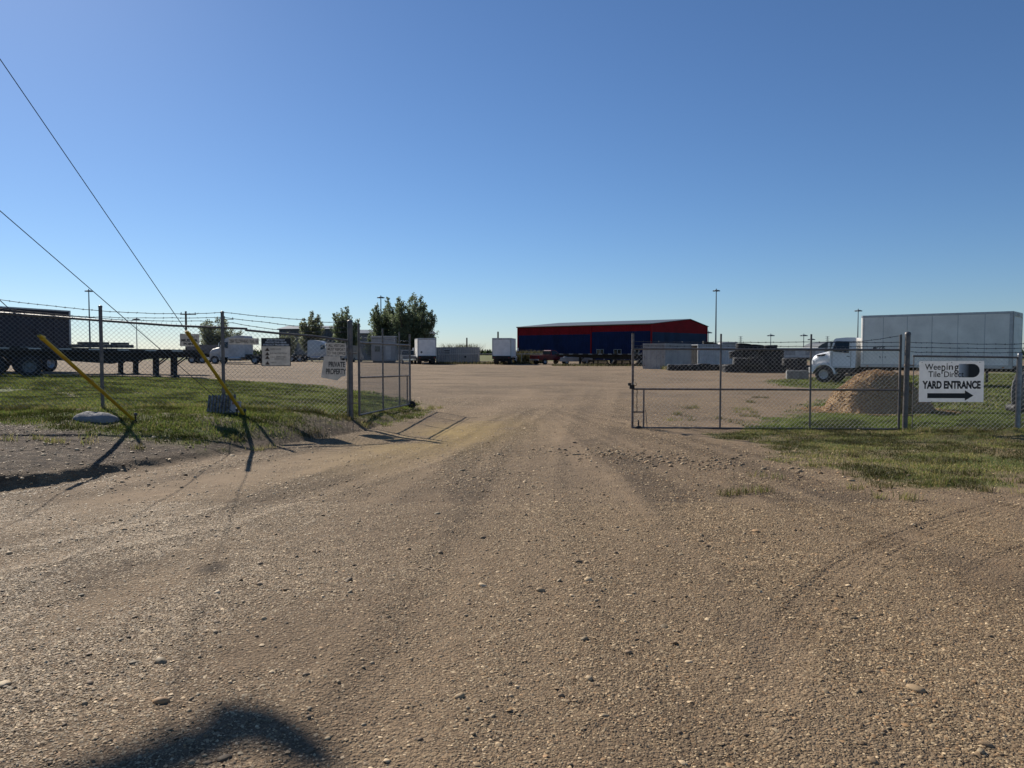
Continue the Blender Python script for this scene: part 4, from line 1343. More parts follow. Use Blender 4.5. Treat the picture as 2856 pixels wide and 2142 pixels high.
def box_truck(label, loc, rz, L=6.7, zt=3.62, group="box trucks", dirty_rear=True, placard=False, name="box_truck", detail=True):
    t = thing(name, label, "box truck", loc, rz, group)
    W = 1.25
    zb = 1.02
    plan = rounded_plan(-L, 0.0, W, 0.17)
    mb = MB()
    mb.loft([[(a, b, z) for a, b in plan] for z in (zb, zt)], 0, False)
    cargo = mb.build("cargo_box", white_panel, t)
    mb = MB()
    for z0, z1, o_ in ((zt - .10, zt + .012, .012), (zb - .10, zb + .06, .012)):
        pl = rounded_plan(-L - .01, 0.0 + o_, W + o_, 0.18)
        mb.loft([[(a, b, z) for a, b in pl] for z in (z0, z1)], 0, False)
    for sgn in (1, -1):
        mb.bx(-L - .004, -L + .14, sgn * (W - .02), sgn * (W + .014), zb + .062, zt - .102)
    mb.build("rail_trim", alu, cargo)
    for sgn in (1, -1):
        mb = MB()
        for k in range(1, 6):
            xk = -L * k / 6
            mb.bx(xk - .012, xk + .012, sgn * W, sgn * (W + .005), zb + .065, zt - .105)
        mb.bx(-.19, -.16, sgn * (W - .002), sgn * (W + .006), zb + .065, zt - .105)
        mb.build("panel_seam", alu, cargo)
    for sgn in (1, -1):
        for xk in (-.4, -L * .5, -L + .35):
            mb = MB()
            mb.bx(xk - .05, xk + .05, sgn * (W + .012), sgn * (W + .03), zb - .07, zb - .02)
            mb.build("marker_lamp", amber, cargo)
    # rear: roll door, frame and bumper
    mb = MB()
    for k in range(7):
        z0 = zb + .10 + k * (zt - zb - .36) / 7
        mb.bx(-L - .02, -L - .006, -W + .14, W - .14, z0, z0 + (zt - zb - .36) / 7 - .012)
    mb.build("roll_door", door_white, t)
    mb = MB()
    mb.bx(-L - .03, -L - .012, -W + .02, -W + .12, zb - .02, zt - .02)
    mb.bx(-L - .03, -L - .012, W - .12, W - .02, zb - .02, zt - .02)
    mb.bx(-L - .032, -L - .012, -W + .12, W - .12, zt - .22, zt - .03)
    mb.build("rear_frame", white_worn, t)
    mb = MB()
    mb.bx(-L - .16, -L - .034, -W + .02, W - .02, .74, 1.16 if dirty_rear else 1.04)
    mb.bx(-L - .30, -L - .10, -W + .15, W - .15, .48, .60)
    for yy in (-.5, .5):
        mb.bx(-L - .22, -L - .12, yy - .05, yy + .05, .58, .80)
    mb.build("bumper", chassis_m, t)
    for sgn in (1, -1):
        mb = MB()
        mb.bx(-L - .175, -L - .162, sgn * .98 - .07, sgn * .98 + .07, .86, .96)
        mb.build("tail_lamp", red_lens, t)
    mb = MB()
    for q in (-.3, 0, .3):
        mb.bx(-L - .045, -L - .033, q - .04, q + .04, zt - .15, zt - .10)
    mb.build("clearance_lamp", red_lens, t)
    if placard:
        mb = MB()
        c = Vector((-L - .024, W - .52, zb + .62))
        mb.add([c + Vector((0, 0, .17)), c + Vector((0, .17, 0)), c + Vector((0, 0, -.17)), c + Vector((0, -.17, 0))], [(0, 1, 2, 3)])
        mb.build("placard", ink_grey, t)
    # chassis
    mb = MB()
    for sgn in (1, -1):
        mb.bx(-L + .05, 2.3, sgn * .38, sgn * .48, .74, .95)
    for k in range(9):
        mb.bx(-L + .2 + k * L / 9, -L + .28 + k * L / 9, -1.1, 1.1, .92, 1.01)
    mb.cyl((-L * .70, -.9, .49), (-L * .70, .9, .49), .10)
    mb.bx(-L * .70 - .25, -L * .70 + .25, -.25, .25, .3, .68)
    mb.bx(-.2, 2.2, -.45, .45, .55, .9)
    mb.build("chassis", chassis_m, t)
    mb = MB()
    mb.cyl((-.25, .78, .66), (-1.45, .78, .66), .28, n=16)
    mb.build("fuel_tank", chassis_m, t)
    for sgn in (1, -1):
        mb = MB()
        mb.bx(-L * .70 - .70, -L * .70 - .67, sgn * .62, sgn * 1.2, .18, .92)
        mb.build("mudflap", rubber, t)
        wheel(t, (-L * .70, sgn * 1.05, .475), .475, .26, sgn, alu)
        wheel(t, (-L * .70, sgn * .76, .475), .475, .26, sgn, alu)
        wheel(t, (1.95, sgn * 1.02, .475), .475, .27, sgn, white_worn)
    # cab
    prof = [(.27, .86), (1.52, .86), (1.62, 1.05), (1.62, 1.74), (1.45, 2.40), (1.36, 2.47), (.80, 2.52), (.34, 2.51), (.27, 2.46)]
    mb = MB()
    hw = lambda z: 1.12 if z < 1.75 else 1.12 - .12 * (z - 1.75) / .75
    mb.loft([[(a, s_ * hw(b), b) for a, b in prof] for s_ in (-1, 1)], 0)
    cab = mb.build("cab", white_paint, t, bevel=.035)
    for sgn in (1, -1):
        win = [(.62, 1.66), (.62, 2.30), (1.34, 2.32), (1.50, 1.84), (1.44, 1.74)]
        ps = [(a, sgn * (hw(b) + .004), b) for a, b in win]
        panel(t, ps if sgn > 0 else ps[::-1], glass, "side_window", -.006 if False else .006)
        mb = MB()
        for (xa, xb_, za, zb_) in ((.50, .515, .90, 2.34), (1.50, 1.515, .92, 1.74)):
            mb.bx(xa, xb_, sgn * 1.115, sgn * 1.124, za, min(zb_, 1.74))
        mb.bx(.515, 1.50, sgn * 1.115, sgn * 1.124, .92, .932)
        mb.build("door_seam", chassis_m, cab)
        mb = MB()
        mb.box((.64, sgn * 1.135, 1.48), (.16, .03, .035))
        mb.build("door_handle", chassis_m, cab)
        mb = MB()
        mb.tube([(1.56, sgn * 1.10, 1.62), (1.60, sgn * 1.30, 1.64), (1.60, sgn * 1.32, 2.30), (1.44, sgn * 1.08, 2.34)], .016, 6)
        mb.box((1.59, sgn * 1.36, 2.02), (.06, .20, .42), 1)
        mb.build("mirror", [alu, white_paint], t, bevel=.012)
        mb = MB()
        mb.bx(.40, 1.30, sgn * .86, sgn * 1.10, .40, .50)
        mb.bx(.40, 1.30, sgn * .90, sgn * 1.08, .66, .84)
        mb.build("step", chassis_m, t)
    ws = [(1.625, -1.0, 1.79), (1.625, 1.0, 1.79), (1.47, .93, 2.37), (1.47, -.93, 2.37)]
    panel(t, ws, glass, "windshield", .008)
    # bonnet: sections from the cowl forward
    secs = []
    for (xx, hw_, z0, z1) in ((1.60, 1.04, .98, 1.80), (1.95, 1.02, 1.02, 1.74), (2.35, .99, .98, 1.64), (2.58, .93, .92, 1.55), (2.70, .86, .88, 1.44), (2.76, .80, .86, 1.10)):
        rr_ = .13
        secs.append([(xx, -hw_, z0), (xx, -hw_ - .03, (z0 + z1) / 2), (xx, -hw_ + .04, z1 - rr_), (xx, -hw_ + .2, z1 - .02), (xx, 0, z1 + .05), (xx, hw_ - .2, z1 - .02), (xx, hw_ - .04, z1 - rr_), (xx, hw_ + .03, (z0 + z1) / 2), (xx, hw_, z0)])
    mb = MB()
    mb.loft(secs, 0, True)
    hood = mb.build("hood", white_paint, t)
    for sgn in (1, -1):
        # fender arch round the front wheel
        mb = MB()
        outer = [(1.95 + .66 * math.cos(q), .50 + .60 * math.sin(q)) for q in [math.pi * k / 12 for k in range(0, 13)]]
        outer[0] = (2.66, .62)
        outer[1] = (2.66, .86)
        outer[2] = (2.58, 1.02)
        inner = [(1.95 + .56 * math.cos(q), .48 + .53 * math.sin(q)) for q in [math.pi * k / 12 for k in range(0, 13)]]
        inner[0] = (2.52, .60)
        for i in range(12):
            quad = [outer[i], outer[i + 1], inner[i + 1], inner[i]]
            mb.prism(quad, sgn * .80, sgn * 1.17, 0, False)
        mb.build("fender", white_paint, t)
        mb = MB()
        mb.loft([[(2.52, sgn * 1.02, .98), (2.52, sgn * 1.02, 1.24), (2.60, sgn * 1.0, 1.27), (2.60, sgn * 1.0, .96)], [(2.74, sgn * .80, .95), (2.72, sgn * .82, 1.26), (2.73, sgn * .80, 1.27), (2.76, sgn * .78, .95)]], 0)
        mb.build("headlight", lamp_lens, t)
        mb = MB()
        mb.prism([(1.90, 1.62), (2.36, 1.55), (2.38, 1.47), (1.95, 1.50)], sgn * .97, sgn * 1.035)
        mb.build("hood_vent", chassis_m, hood)
    mb = MB()
    for k in range(5):
        mb.bx(2.735, 2.765, -.58, .58, .90 + .075 * k, .95 + .075 * k)
    mb.build("grille", chassis_m, hood)
    mb = MB()
    mb.loft([[(2.52, -1.14, .50), (2.52, -1.16, .84), (2.52, 1.16, .84), (2.52, 1.14, .50)], [(2.84, -.92, .52), (2.86, -.94, .84), (2.86, .94, .84), (2.84, .92, .52)]], 0)
    mb.build("bumper", white_worn, t, bevel=.03)
    return t, W, L, zb, zt
# big box truck, right of frame
hd_ = Vector((-0.737, 0.677))
Fp = Vector((18.8, 40.0))
left_ = Vector((-hd_.y, hd_.x))
org = Fp - left_ * 1.25
zt_truck = gz(org.x, org.y)
bt, W_, L_, zb_, ztp_ = box_truck("big white box truck with bonnet parked behind the gravel pile", (org.x, org.y, zt_truck), math.atan2(hd_.y, hd_.x), 6.9, 3.66, "box trucks", False)
# lettering on the box side, facing the camera
tx_holder = bpy.data.objects.new("lettering_panel", None)
bpy.data.objects.remove(tx_holder)
def side_text(s_, xc, zc, w, h, m, **k):
    o_ = text_on(s_, bt, 0, 0, w, h, m, off=0.0, **k)
    o_.rotation_euler = (0, 0, R(180))
    o_.location = (xc, 1.25 + .007, zc)
    return o_
side_text("MCOS", -.95, 1.92, .62, .18, ink_grey, bold=0.03, shear=0.3)
side_text("512", -1.15, 1.45, .36, .10, ink_grey)
# two box trucks seen from behind, across the yard
p1 = G(1191, 1017, 0.0)
p2 = G(1398, 1017.5, 0.0)
# heading away, so the rear wall stands at the base pixel
def rear_truck(label, u, Y, rz, placard, group="box trucks"):
    q = P(u, 1000, Y)
    L = 6.4
    f = Vector((math.cos(rz), math.sin(rz)))
    o_ = Vector((q.x, Y)) + f * L
    return box_truck(label, (o_.x, o_.y, gz(q.x, Y)), rz, L, 3.5, group, True, placard)
rear_truck("white box truck seen from behind, diamond placard on its door, by the tall trees", 1191, 99, R(101), True)
rear_truck("white box truck seen from behind left of the red and blue building", 1399, 97.5, R(84), False)

def tractor(label, loc, rz, paint, fairing, group=None):
    t = thing("semi_tractor", label, "truck tractor", loc, rz, group)
    prof = [(-3.1, .85), (.1, .85), (.1, 2.15), (-.28, 2.85), (-.9, 3.15 + .35 * fairing), (-2.2, 3.35 + .5 * fairing), (-3.0, 3.30 + .45 * fairing), (-3.1, 3.2)]
    mb = MB()
    mb.loft([[(a, s_ * (1.18 - .10 * max(0, b - 2.2)), b) for a, b in prof] for s_ in (-1, 1)], 0)
    mb.build("cab", paint, t, bevel=.08)
    secs = []
    for xx, hw_, z0, z1 in ((0, 1.05, .95, 2.12), (.7, .98, .95, 2.0), (1.3, .88, .85, 1.85), (1.62, .78, .8, 1.55)):
        secs.append([(xx, -hw_, z0), (xx, -hw_, z1 - .2), (xx, -hw_ + .25, z1), (xx, hw_ - .25, z1), (xx, hw_, z1 - .2), (xx, hw_, z0)])
    mb = MB()
    mb.loft(secs, 0, True)
    hd2 = mb.build("hood", paint, t)
    mb = MB()
    mb.bx(1.63, 1.68, -.55, .55, .9, 1.5)
    mb.build("grille", chrome, hd2)
    mb = MB()
    mb.bx(1.45, 1.85, -1.15, 1.15, .45, .80)
    mb.build("bumper", chrome, t, bevel=.04)
    for sgn in (1, -1):
        ps = [(-.95, sgn * 1.19, 1.98), (-.95, sgn * 1.14, 2.72), (-.36, sgn * 1.15, 2.68), (-.02, sgn * 1.185, 2.05)]
        panel(t, ps, glass, "side_window", .008)
        mb = MB()
        mb.tube([(.0, sgn * 1.15, 1.9), (.02, sgn * 1.42, 1.9), (.02, sgn * 1.42, 2.7), (-.15, sgn * 1.14, 2.75)], .02, 6)
        mb.box((.02, sgn * 1.46, 2.3), (.08, .2, .55))
        mb.build("mirror", chrome, t)
        mb = MB()
        mb.cyl((-1.0, sgn * .95, .72), (-2.6, sgn * .95, .72), .30, n=16)
        mb.build("fuel_tank", alu, t)
        if not fairing:
            mb = MB()
            mb.cyl((-3.25, sgn * 1.0, .9), (-3.25, sgn * 1.0, 3.8), .09, n=10)
            mb.build("exhaust_stack", chrome, t)
        mb = MB()
        out = [(.75 + .68 * math.cos(q), .5 + .62 * math.sin(q)) for q in [math.pi * k / 8 for k in range(9)]]
        inn = [(.75 + .58 * math.cos(q), .5 + .54 * math.sin(q)) for q in [math.pi * k / 8 for k in range(9)]]
        for i in range(8):
            mb.prism([out[i], out[i + 1], inn[i + 1], inn[i]], sgn * .8, sgn * 1.2)
        mb.build("fender", paint, t)
        wheel(t, (.75, sgn * 1.05, .51), .51, .30, sgn)
        for xx in (-4.4, -5.75):
            wheel(t, (xx, sgn * .98, .51), .51, .55, sgn)
        mb = MB()
        mb.bx(-6.55, -6.5, sgn * .6, sgn * 1.22, .25, 1.0)
        mb.build("mudflap", rubber, t)
    ws = [(.11, -1.0, 2.16), (.11, 1.0, 2.16), (-.26, .95, 2.84), (-.26, -.95, 2.84)]
    panel(t, ws, glass, "windshield", .01)
    mb = MB()
    for sgn in (1, -1):
        mb.bx(-6.6, 1.4, sgn * .38, sgn * .5, .72, 1.0)
    mb.bx(-5.5, -4.6, -.5, .5, 1.0, 1.2)
    mb.bx(-4.0, -3.2, -1.0, 1.0, .5, 1.0)
    mb.cyl((-4.4, -.9, .51), (-4.4, .9, .51), .12)
    mb.cyl((-5.75, -.9, .51), (-5.75, .9, .51), .12)
    mb.bx(-3.9, -3.15, -1.1, 1.1, 1.02, 1.2)
    mb.build("chassis", chassis_m, t)
    return t
q = P(655, 1000, 92)
tractor("white sleeper truck tractor facing left behind the street address board", (q.x - 1.2, 92, gz(q.x, 92)), R(174), white_worn, 0.35)
q = P(900, 1000, 118)
tractor("silver aerodynamic truck tractor facing right behind the boards by the gate post", (q.x + 1.0, 118, gz(q.x, 118)), R(-6), silver_paint, 0.3)
# trailer behind the white tractor's nose
q = P(588, 1000, 96)
t = thing("dump_trailer", "grey-blue dump trailer behind the yellow guy guard and muster board", "trailer", (q.x, 96, gz(q.x, 96)), R(3))
mb = MB()
mb.loft([[(-2.6, -1.1, 1.25), (-2.6, -1.25, 2.45), (-2.6, 1.25, 2.45), (-2.6, 1.1, 1.25)], [(2.6, -1.1, 1.25), (2.9, -1.25, 2.35), (2.9, 1.25, 2.35), (2.6, 1.1, 1.25)]])
mb.build("tub", grey_paint, t)
mb = MB()
mb.bx(-2.5, 2.6, -.5, .5, .8, 1.24)
mb.build("frame", chassis_m, t)
for xx in (-2.0, -.7):
    for sgn in (1, -1):
        wheel(t, (xx, sgn * 1.0, .5), .5, .4, sgn)

def flatbed(label, A, B, width, legs, axles, group, deck_z=1.36, load=False, weeds=False, near_side=True, tilt=True):
    """A (rear) and B (front) are ground points (x, y) of the centre line"""
    A, B = Vector((A[0], A[1], gz(*A))), Vector((B[0], B[1], gz(*B)))
    L = (Vector((B.x, B.y)) - Vector((A.x, A.y))).length
    rz = math.atan2(B.y - A.y, B.x - A.x)
    pitch = math.atan2(B.z - A.z, L)
    t = thing("flatbed_trailer", label, "flatbed trailer", A, 0, group)
    t.rotation_euler = (0, -pitch, rz)
    hw = width / 2
    mb = MB()
    n = int(L / .3)
    for k in range(n):
        mb.bx(k * L / n, (k + 1) * L / n - .012, -hw + .08, hw - .08, deck_z - .05, deck_z)
    mb.build("deck", deck_m, t)
    mb = MB()
    for sgn in (1, -1):
        mb.bx(0, L, sgn * (hw - .075), sgn * hw, deck_z - .16, deck_z + .012)
        for k in range(int(L / 1.2)):
            mb.bx(.4 + k * 1.2, .5 + k * 1.2, sgn * hw, sgn * (hw + .05), deck_z - .14, deck_z - .02)
    mb.build("side_rail", chassis_m, t)
    mb = MB()
    for sgn in (1, -1):
        for k in range(int(L / 1.2)):
            mb.bx(.55 + k * 1.2, 1.05 + k * 1.2, sgn * (hw + .001), sgn * (hw + .012), deck_z - .06, deck_z - .01)
    mb.build("reflector_strip", alu, t)
    mb = MB()
    for sgn in (1, -1):
        mb.prism([(.1, deck_z - .3), (L * .62, deck_z - .72), (L * .72, deck_z - .5), (L - .1, deck_z - .32), (L - .1, deck_z - .17), (.1, deck_z - .17)], sgn * .5 - .07, sgn * .5 + .07)
    for k in range(int(L / .6)):
        mb.bx(.2 + k * .6, .28 + k * .6, -hw + .1, hw - .1, deck_z - .16, deck_z - .06)
    mb.build("frame", chassis_m, t)
    for xl in legs:
        for sgn in (1, -1):
            mb = MB()
            mb.bx(xl - .09, xl + .09, sgn * .5 - .09, sgn * .5 + .09, .06, deck_z - .2)
            mb.bx(xl - .18, xl + .18, sgn * .5 - .16, sgn * .5 + .16, 0, .07)
            mb.tube([(xl, sgn * .5, .55), (xl + .55, sgn * .6, deck_z - .35)], .035, 6)
            mb.build("landing_leg", chassis_m, t)
        mb = MB()
        mb.bx(xl - .03, xl + .03, -.42, .42, .82, .90)
        mb.build("leg_brace", chassis_m, t)
    for xa in axles:
        for sgn in (1, -1):
            wheel(t, (xa, sgn * (hw - .28), .5), .5, .5, sgn, conc_dk)
        mb = MB()
        mb.cyl((xa, -hw + .4, .5), (xa, hw - .4, .5), .08)
        mb.bx(xa - .3, xa + .3, -.6, .6, .55, deck_z - .3)
        mb.build("axle", chassis_m, t)
    return t
def gp_at(u, Y):
    q = P(u, 1000, Y)
    return (q.x, Y)
flatbed("long black flatbed trailer nearest the left fence, on two landing legs", gp_at(-140, 33.2), gp_at(545, 38.6), 2.5, (8.36, 9.2), (1.6, 3.0), "black flatbed trailers", 1.36)
flatbed("black flatbed trailer parked behind the nearest one, its deck littered with timber", gp_at(20, 38.4), gp_at(555, 43.4), 2.5, (5.2, 5.95), (0.7,), "black flatbed trailers", 1.40)
for i, (u, Y, ln, dz, lab) in enumerate(((235, 40.2, 1.3, 0, "short timber block on the littered flatbed deck, left of the fence post"), (262, 40.4, 2.2, 0, "long timber baulk on the littered flatbed deck behind the fence post"), (330, 40.9, 1.5, .0, "dark timber bundle on the littered flatbed deck, right of the fence post"))):
    x_, y_ = gp_at(u, Y)
    mb = MB()
    for j in range(3):
        mb.box((0, -.25 + .22 * j, .09), (ln, .16, .17))
    mb.box((.1, -.1, .24), (ln * .6, .18, .12))
    tag(mb.build("timber_bundle", deck_m, None, (x_, y_, gz(x_, y_) + 1.41), (0, 0, R(22))), lab, "timber", "timber on the flatbed")
# dark enclosed trailer standing at the far left
c1, c0 = P(197, 955, 45.0), P(0, 955, 40.5)
dv = Vector((c0.x - c1.x, c0.y - c1.y)).normalized()
rz = math.atan2(dv.y, dv.x)
zg = gz(c1.x, c1.y)
t = thing("enclosed_trailer", "dark navy enclosed trailer standing behind the flatbeds at the left edge", "trailer", (c1.x, c1.y, zg), rz)
Lb = 12.0
ht = P(197, 867, 45).z - zg
mb = MB()
mb.bx(0, Lb, -2.5, 0, 1.05, ht)
mb.build("body", navy, t, bevel=.03)
for yy in (0, -2.5):
    mb = MB()
    mb.bx(-.03, .10, yy - .02, yy + .02, 1.0, ht + .012)
    mb.build("corner_trim", alu, t)
mb = MB()
mb.bx(.11, Lb, .002, .02, ht - .06, ht + .014)
mb.build("roof_rail", alu, t)
mb = MB()
for k in range(1, 10):
    mb.bx(k * 1.2 - .015, k * 1.2 + .015, .001, .012, 1.1, ht - .08)
mb.build("panel_seam", navy, t)
mb = MB()
mb.bx(.3, Lb - .2, -1.7, -.8, .75, 1.04)
for xx in (1.4, 2.8):
    mb.cyl((xx, -2.2, .5), (xx, -.3, .5), .08)
    mb.bx(xx - .3, xx + .3, -2, -.5, .4, .8)
mb.build("frame", chassis_m, t)
for xx in (1.4, 2.8):
    for yy, sgn in ((-.28, 1), (-2.22, -1)):
        wheel(t, (xx, yy, .5), .5, .5, sgn)

def pickup(label, loc, rz, paint, group=None):
    t = thing("pickup_truck", label, "pickup", loc, rz, group)
    mb = MB()
    prof = [(-2.85, .55), (2.6, .55), (2.65, .95), (2.45, 1.12), (1.05, 1.22), (-.75, 1.22), (-.78, 1.25), (-2.85, 1.25)]
    mb.loft([[(a, s_ * .98, b) for a, b in prof] for s_ in (-1, 1)])
    mb.build("body", paint, t, bevel=.06)
    mb = MB()
    g_ = [(-.72, 1.22), (1.05, 1.22), (.30, 1.85), (.05, 1.92), (-.50, 1.92), (-.66, 1.85)]
    mb.loft([[(a, s_ * (.93 - .22 * (b - 1.22) / .7), b) for a, b in g_] for s_ in (-1, 1)])
    mb.build("cab", paint, t, bevel=.05)
    for sgn in (1, -1):
        ps = [(-.58, sgn * .935, 1.30), (-.50, sgn * .775, 1.80), (.12, sgn * .775, 1.80), (.80, sgn * .92, 1.30)]
        panel(t, ps, glass, "side_window", .012)
        mb = MB()
        mb.box((-2.87, sgn * .86, 1.0), (.05, .16, .34))
        mb.build("tail_lamp", red_lens, t)
        mb = MB()
        mb.box((.75, sgn * 1.08, 1.36), (.12, .2, .16))
        mb.build("mirror", black_plastic, t)
        for xx in (-1.85, 1.75):
            wheel(t, (xx, sgn * .88, .38), .38, .26, sgn)
            mb = MB()
            mb.lathe([(.40, sgn * .985), (.47, sgn * .99), (.47, sgn * .97)], (xx, 0, .42), 'y', 20)
            mb.build("wheel_arch", black_plastic, t)
    panel(t, [(-.735, -.80, 1.32), (-.735, .80, 1.32), (-.665, .72, 1.80), (-.665, -.72, 1.80)], glass, "rear_window", -.02)
    panel(t, [(1.0, -.85, 1.27), (1.0, .85, 1.27), (.34, .72, 1.83), (.34, -.72, 1.83)], glass, "windshield", .03)
    mb = MB()
    mb.bx(-3.02, -2.86, -.95, .95, .48, .72)
    mb.build("bumper", chrome, t, bevel=.03)
    mb = MB()
    mb.bx(2.6, 2.76, -.95, .95, .48, .74)
    mb.build("bumper", chrome, t, bevel=.03)
    mb = MB()
    mb.bx(-2.878, -2.862, -.70, .70, .76, 1.2)
    mb.build("tailgate", paint, t)
    return t
x_, y_ = gp_at(1536, 101)
pickup("dark red pickup truck beside the weeds before the blue wall", (x_, y_, gz(x_, y_)), R(38), red_paint)
x_, y_ = gp_at(1136, 104)
pickup("grey-blue pickup truck seen through the open left gate leaf", (x_, y_, gz(x_, y_)), R(-75), grey_paint)
x_, y_ = gp_at(1605, 101)
t = thing("parked_car", "silver-white saloon car under the far flatbed's deck", "car", (x_, y_, gz(x_, y_)), R(8))
mb = MB()
prof = [(-2.3, .38), (2.3, .38), (2.38, .62), (2.2, .82), (1.1, .95), (-1.5, .98), (-2.25, .92), (-2.35, .65)]
mb.loft([[(a, s_ * .88, b) for a, b in prof] for s_ in (-1, 1)])
mb.build("body", silver_paint, t, bevel=.07)
mb = MB()
g_ = [(-1.75, .96), (1.15, .94), (.45, 1.36), (-.1, 1.44), (-.8, 1.43), (-1.2, 1.33)]
mb.loft([[(a, s_ * (.84 - .35 * (b - .95)), b) for a, b in g_] for s_ in (-1, 1)])
mb.build("roof", silver_paint, t, bevel=.05)
for sgn in (1, -1):
    panel(t, [(-1.35, sgn * .835, 1.0), (-1.05, sgn * .72, 1.32), (.35, sgn * .72, 1.33), (.85, sgn * .83, 1.0)], glass, "side_window", .012)
    mb = MB()
    mb.box((-2.33, sgn * .68, .80), (.06, .32, .14))
    mb.build("tail_lamp", red_lens, t)
    for xx in (-1.4, 1.4):
        wheel(t, (xx, sgn * .78, .32), .32, .2, sgn)
panel(t, [(-1.72, -.78, .99), (-1.72, .78, .99), (-1.22, .68, 1.33), (-1.22, -.68, 1.33)], glass, "rear_window", -.02)
flatbed("empty flatbed trailer with pale deck edge across the yard, before the blue wall", gp_at(1552, 93.0), gp_at(1860, 90.0), 2.5, (3.0, 9.4), (10.8, 12.2), "far flatbeds", 1.45)

flatbed("second empty flatbed trailer parked just behind the pale-edged one", gp_at(1600, 97.5), gp_at(1880, 95.5), 2.5, (2.6, 8.4), (5.2, 9.8, 11.0), "far flatbeds", 1.42)
for i, (u, ln) in enumerate(((1668, 3.2), (1735, 2.8), (1800, 2.6))):  # near-black stacks added to darken the shaded gap beneath the flatbeds
    x_, y_ = gp_at(u, 94.0)
    mb = MB()
    for j in range(4):
        mb.box((0, 0, .08 + .17 * j), (ln - .25 * j, 1.1 - .1 * j, .13))
        for k in (-1, 0, 1):
            mb.box((k * ln * .36, 0, .155 + .17 * j), (.12, 1.0 - .1 * j, .05))
    tag(mb.build("shade_filler", chassis_m, None, (x_, y_, gz(x_, y_)), (0, 0, R(-8 + 5 * i))), ("added dark stack filling the shade below the far flatbed, nearest the silver-white saloon", "middle added dark stack filling the shade below the far flatbed", "added dark stack filling the shade below the far flatbed, nearest the white container doors")[i], "timber stack", "shade fillers below the far flatbed")  # added stacks that fill the shade, not real timber

# ---------------------------------------------------------------- shipping containers
def container(label, corner, rz, L, m, group, name="shipping_container", win=False, h=2.55, doors=True):
    """corner: near lower corner; x runs along the long side, y backwards"""
    t = thing(name, label, "container", corner, rz, group)
    W = 2.44
    mb = MB()
    def wall(a, b, out):
        a, b, out = Vector(a), Vector(b), Vector(out)
        Lw = (b - a).length
        n = int(Lw / .28)
        d = (b - a) / n
        low, up = [], []
        for k in range(n):
            for f, o_ in ((0, 0), (.25, 0), (.4, .035), (.85, .035)):
                p_ = a + d * (k + f) + out * (o_ - .04)
                low.append(p_ + Vector((0, 0, .14)))
                up.append(p_ + Vector((0, 0, h - .1)))
        k = len(low)
        mb.add(low + up, [(i, i + 1, k + i + 1, k + i) for i in range(k - 1)])
    wall((.1, 0, 0), (L - .1, 0, 0), (0, -1, 0))
    wall((.1, W, 0), (L - .1, W, 0), (0, 1, 0))
    wall((L, .1, 0), (L, W - .1, 0), (1, 0, 0))
    mb.bx(.05, L - .05, .05, W - .05, h - .06, h - .03)
    mb.build("wall", m, t)
    mb = MB()
    for xx in (.06, L - .06):
        for yy in (.06, W - .06):
            mb.bx(xx - .07, xx + .07, yy - .07, yy + .07, 0, h)
    for yy in (.05, W - .05):
        mb.bx(.13, L - .13, yy - .055, yy + .055, h - .12, h - .005)
        mb.bx(.13, L - .13, yy - .055, yy + .055, .02, .16)
    for xx in (.05, L - .05):
        mb.bx(xx - .055, xx + .055, .13, W - .13, h - .12, h - .005)
        mb.bx(xx - .055, xx + .055, .13, W - .13, .02, .16)
    mb.build("frame", m, t)
    if doors:
        for k in range(2):
            y0 = .16 + k * 1.07
            mb = MB()
            mb.bx(-.005, .04, y0, y0 + 1.04, .18, h - .14)
            for zz_ in (.5, 1.0, 1.5, 2.0):
                mb.bx(-.02, -.005, y0 + .08, y0 + .96, zz_, zz_ + .22)
            dr = mb.build("door", m, t)
            for yy in (.30, .74):
                mb = MB()
                mb.cyl((-.045, y0 + yy, .12), (-.045, y0 + yy, h - .08), .022, n=8)
                mb.bx(-.075, -.03, y0 + yy - .02, y0 + yy + .25, 1.0, 1.04)
                mb.build("lock_bar", galv, dr)
            mb = MB()
            for zz_ in (.35, 1.2, 2.1):
                mb.box((-.03, y0 + (.05 if k == 0 else .99), zz_), (.03, .06, .14))
            mb.build("hinge", rustspot, dr)
    if win:
        mb = MB()
        mb.bx(1.15, 2.05, -.05, -.02, h - 1.05, h - .35)
        w_ = mb.build("vent", alu, t)
        mb = MB()
        for k in range(3):
            mb.bx(1.2, 2.0, -.062, -.05, h - 1.0 + .22 * k, h - .86 + .22 * k)
        mb.build("louvre", black_plastic, w_)
        mb = MB()
        mb.bx(4.1, 4.35, -.06, -.02, .85, 1.1)
        mb.build("plug_box", black_plastic, t)
    return t
q = P(1216, 1000, 106)
container("grey ribbed shipping container with a louvred vent beside the placard truck", (q.x, 106, gz(q.x, 106)), R(-3), 6.06, con_grey, "containers", win=True, doors=False, h=2.35)
q = P(1855, 1000, 73)
container("white shipping container with rusty hinged doors facing the yard", (q.x, 73.0, gz(q.x, 73)), R(52), 6.06, con_white, "containers")
q = P(1940, 1000, 79)
container("second white container, dented and greyer, behind the low row of pipe coils", (q.x, 78, gz(q.x, 78)), R(20), 6.06, white_worn, "containers", doors=False, h=2.5)
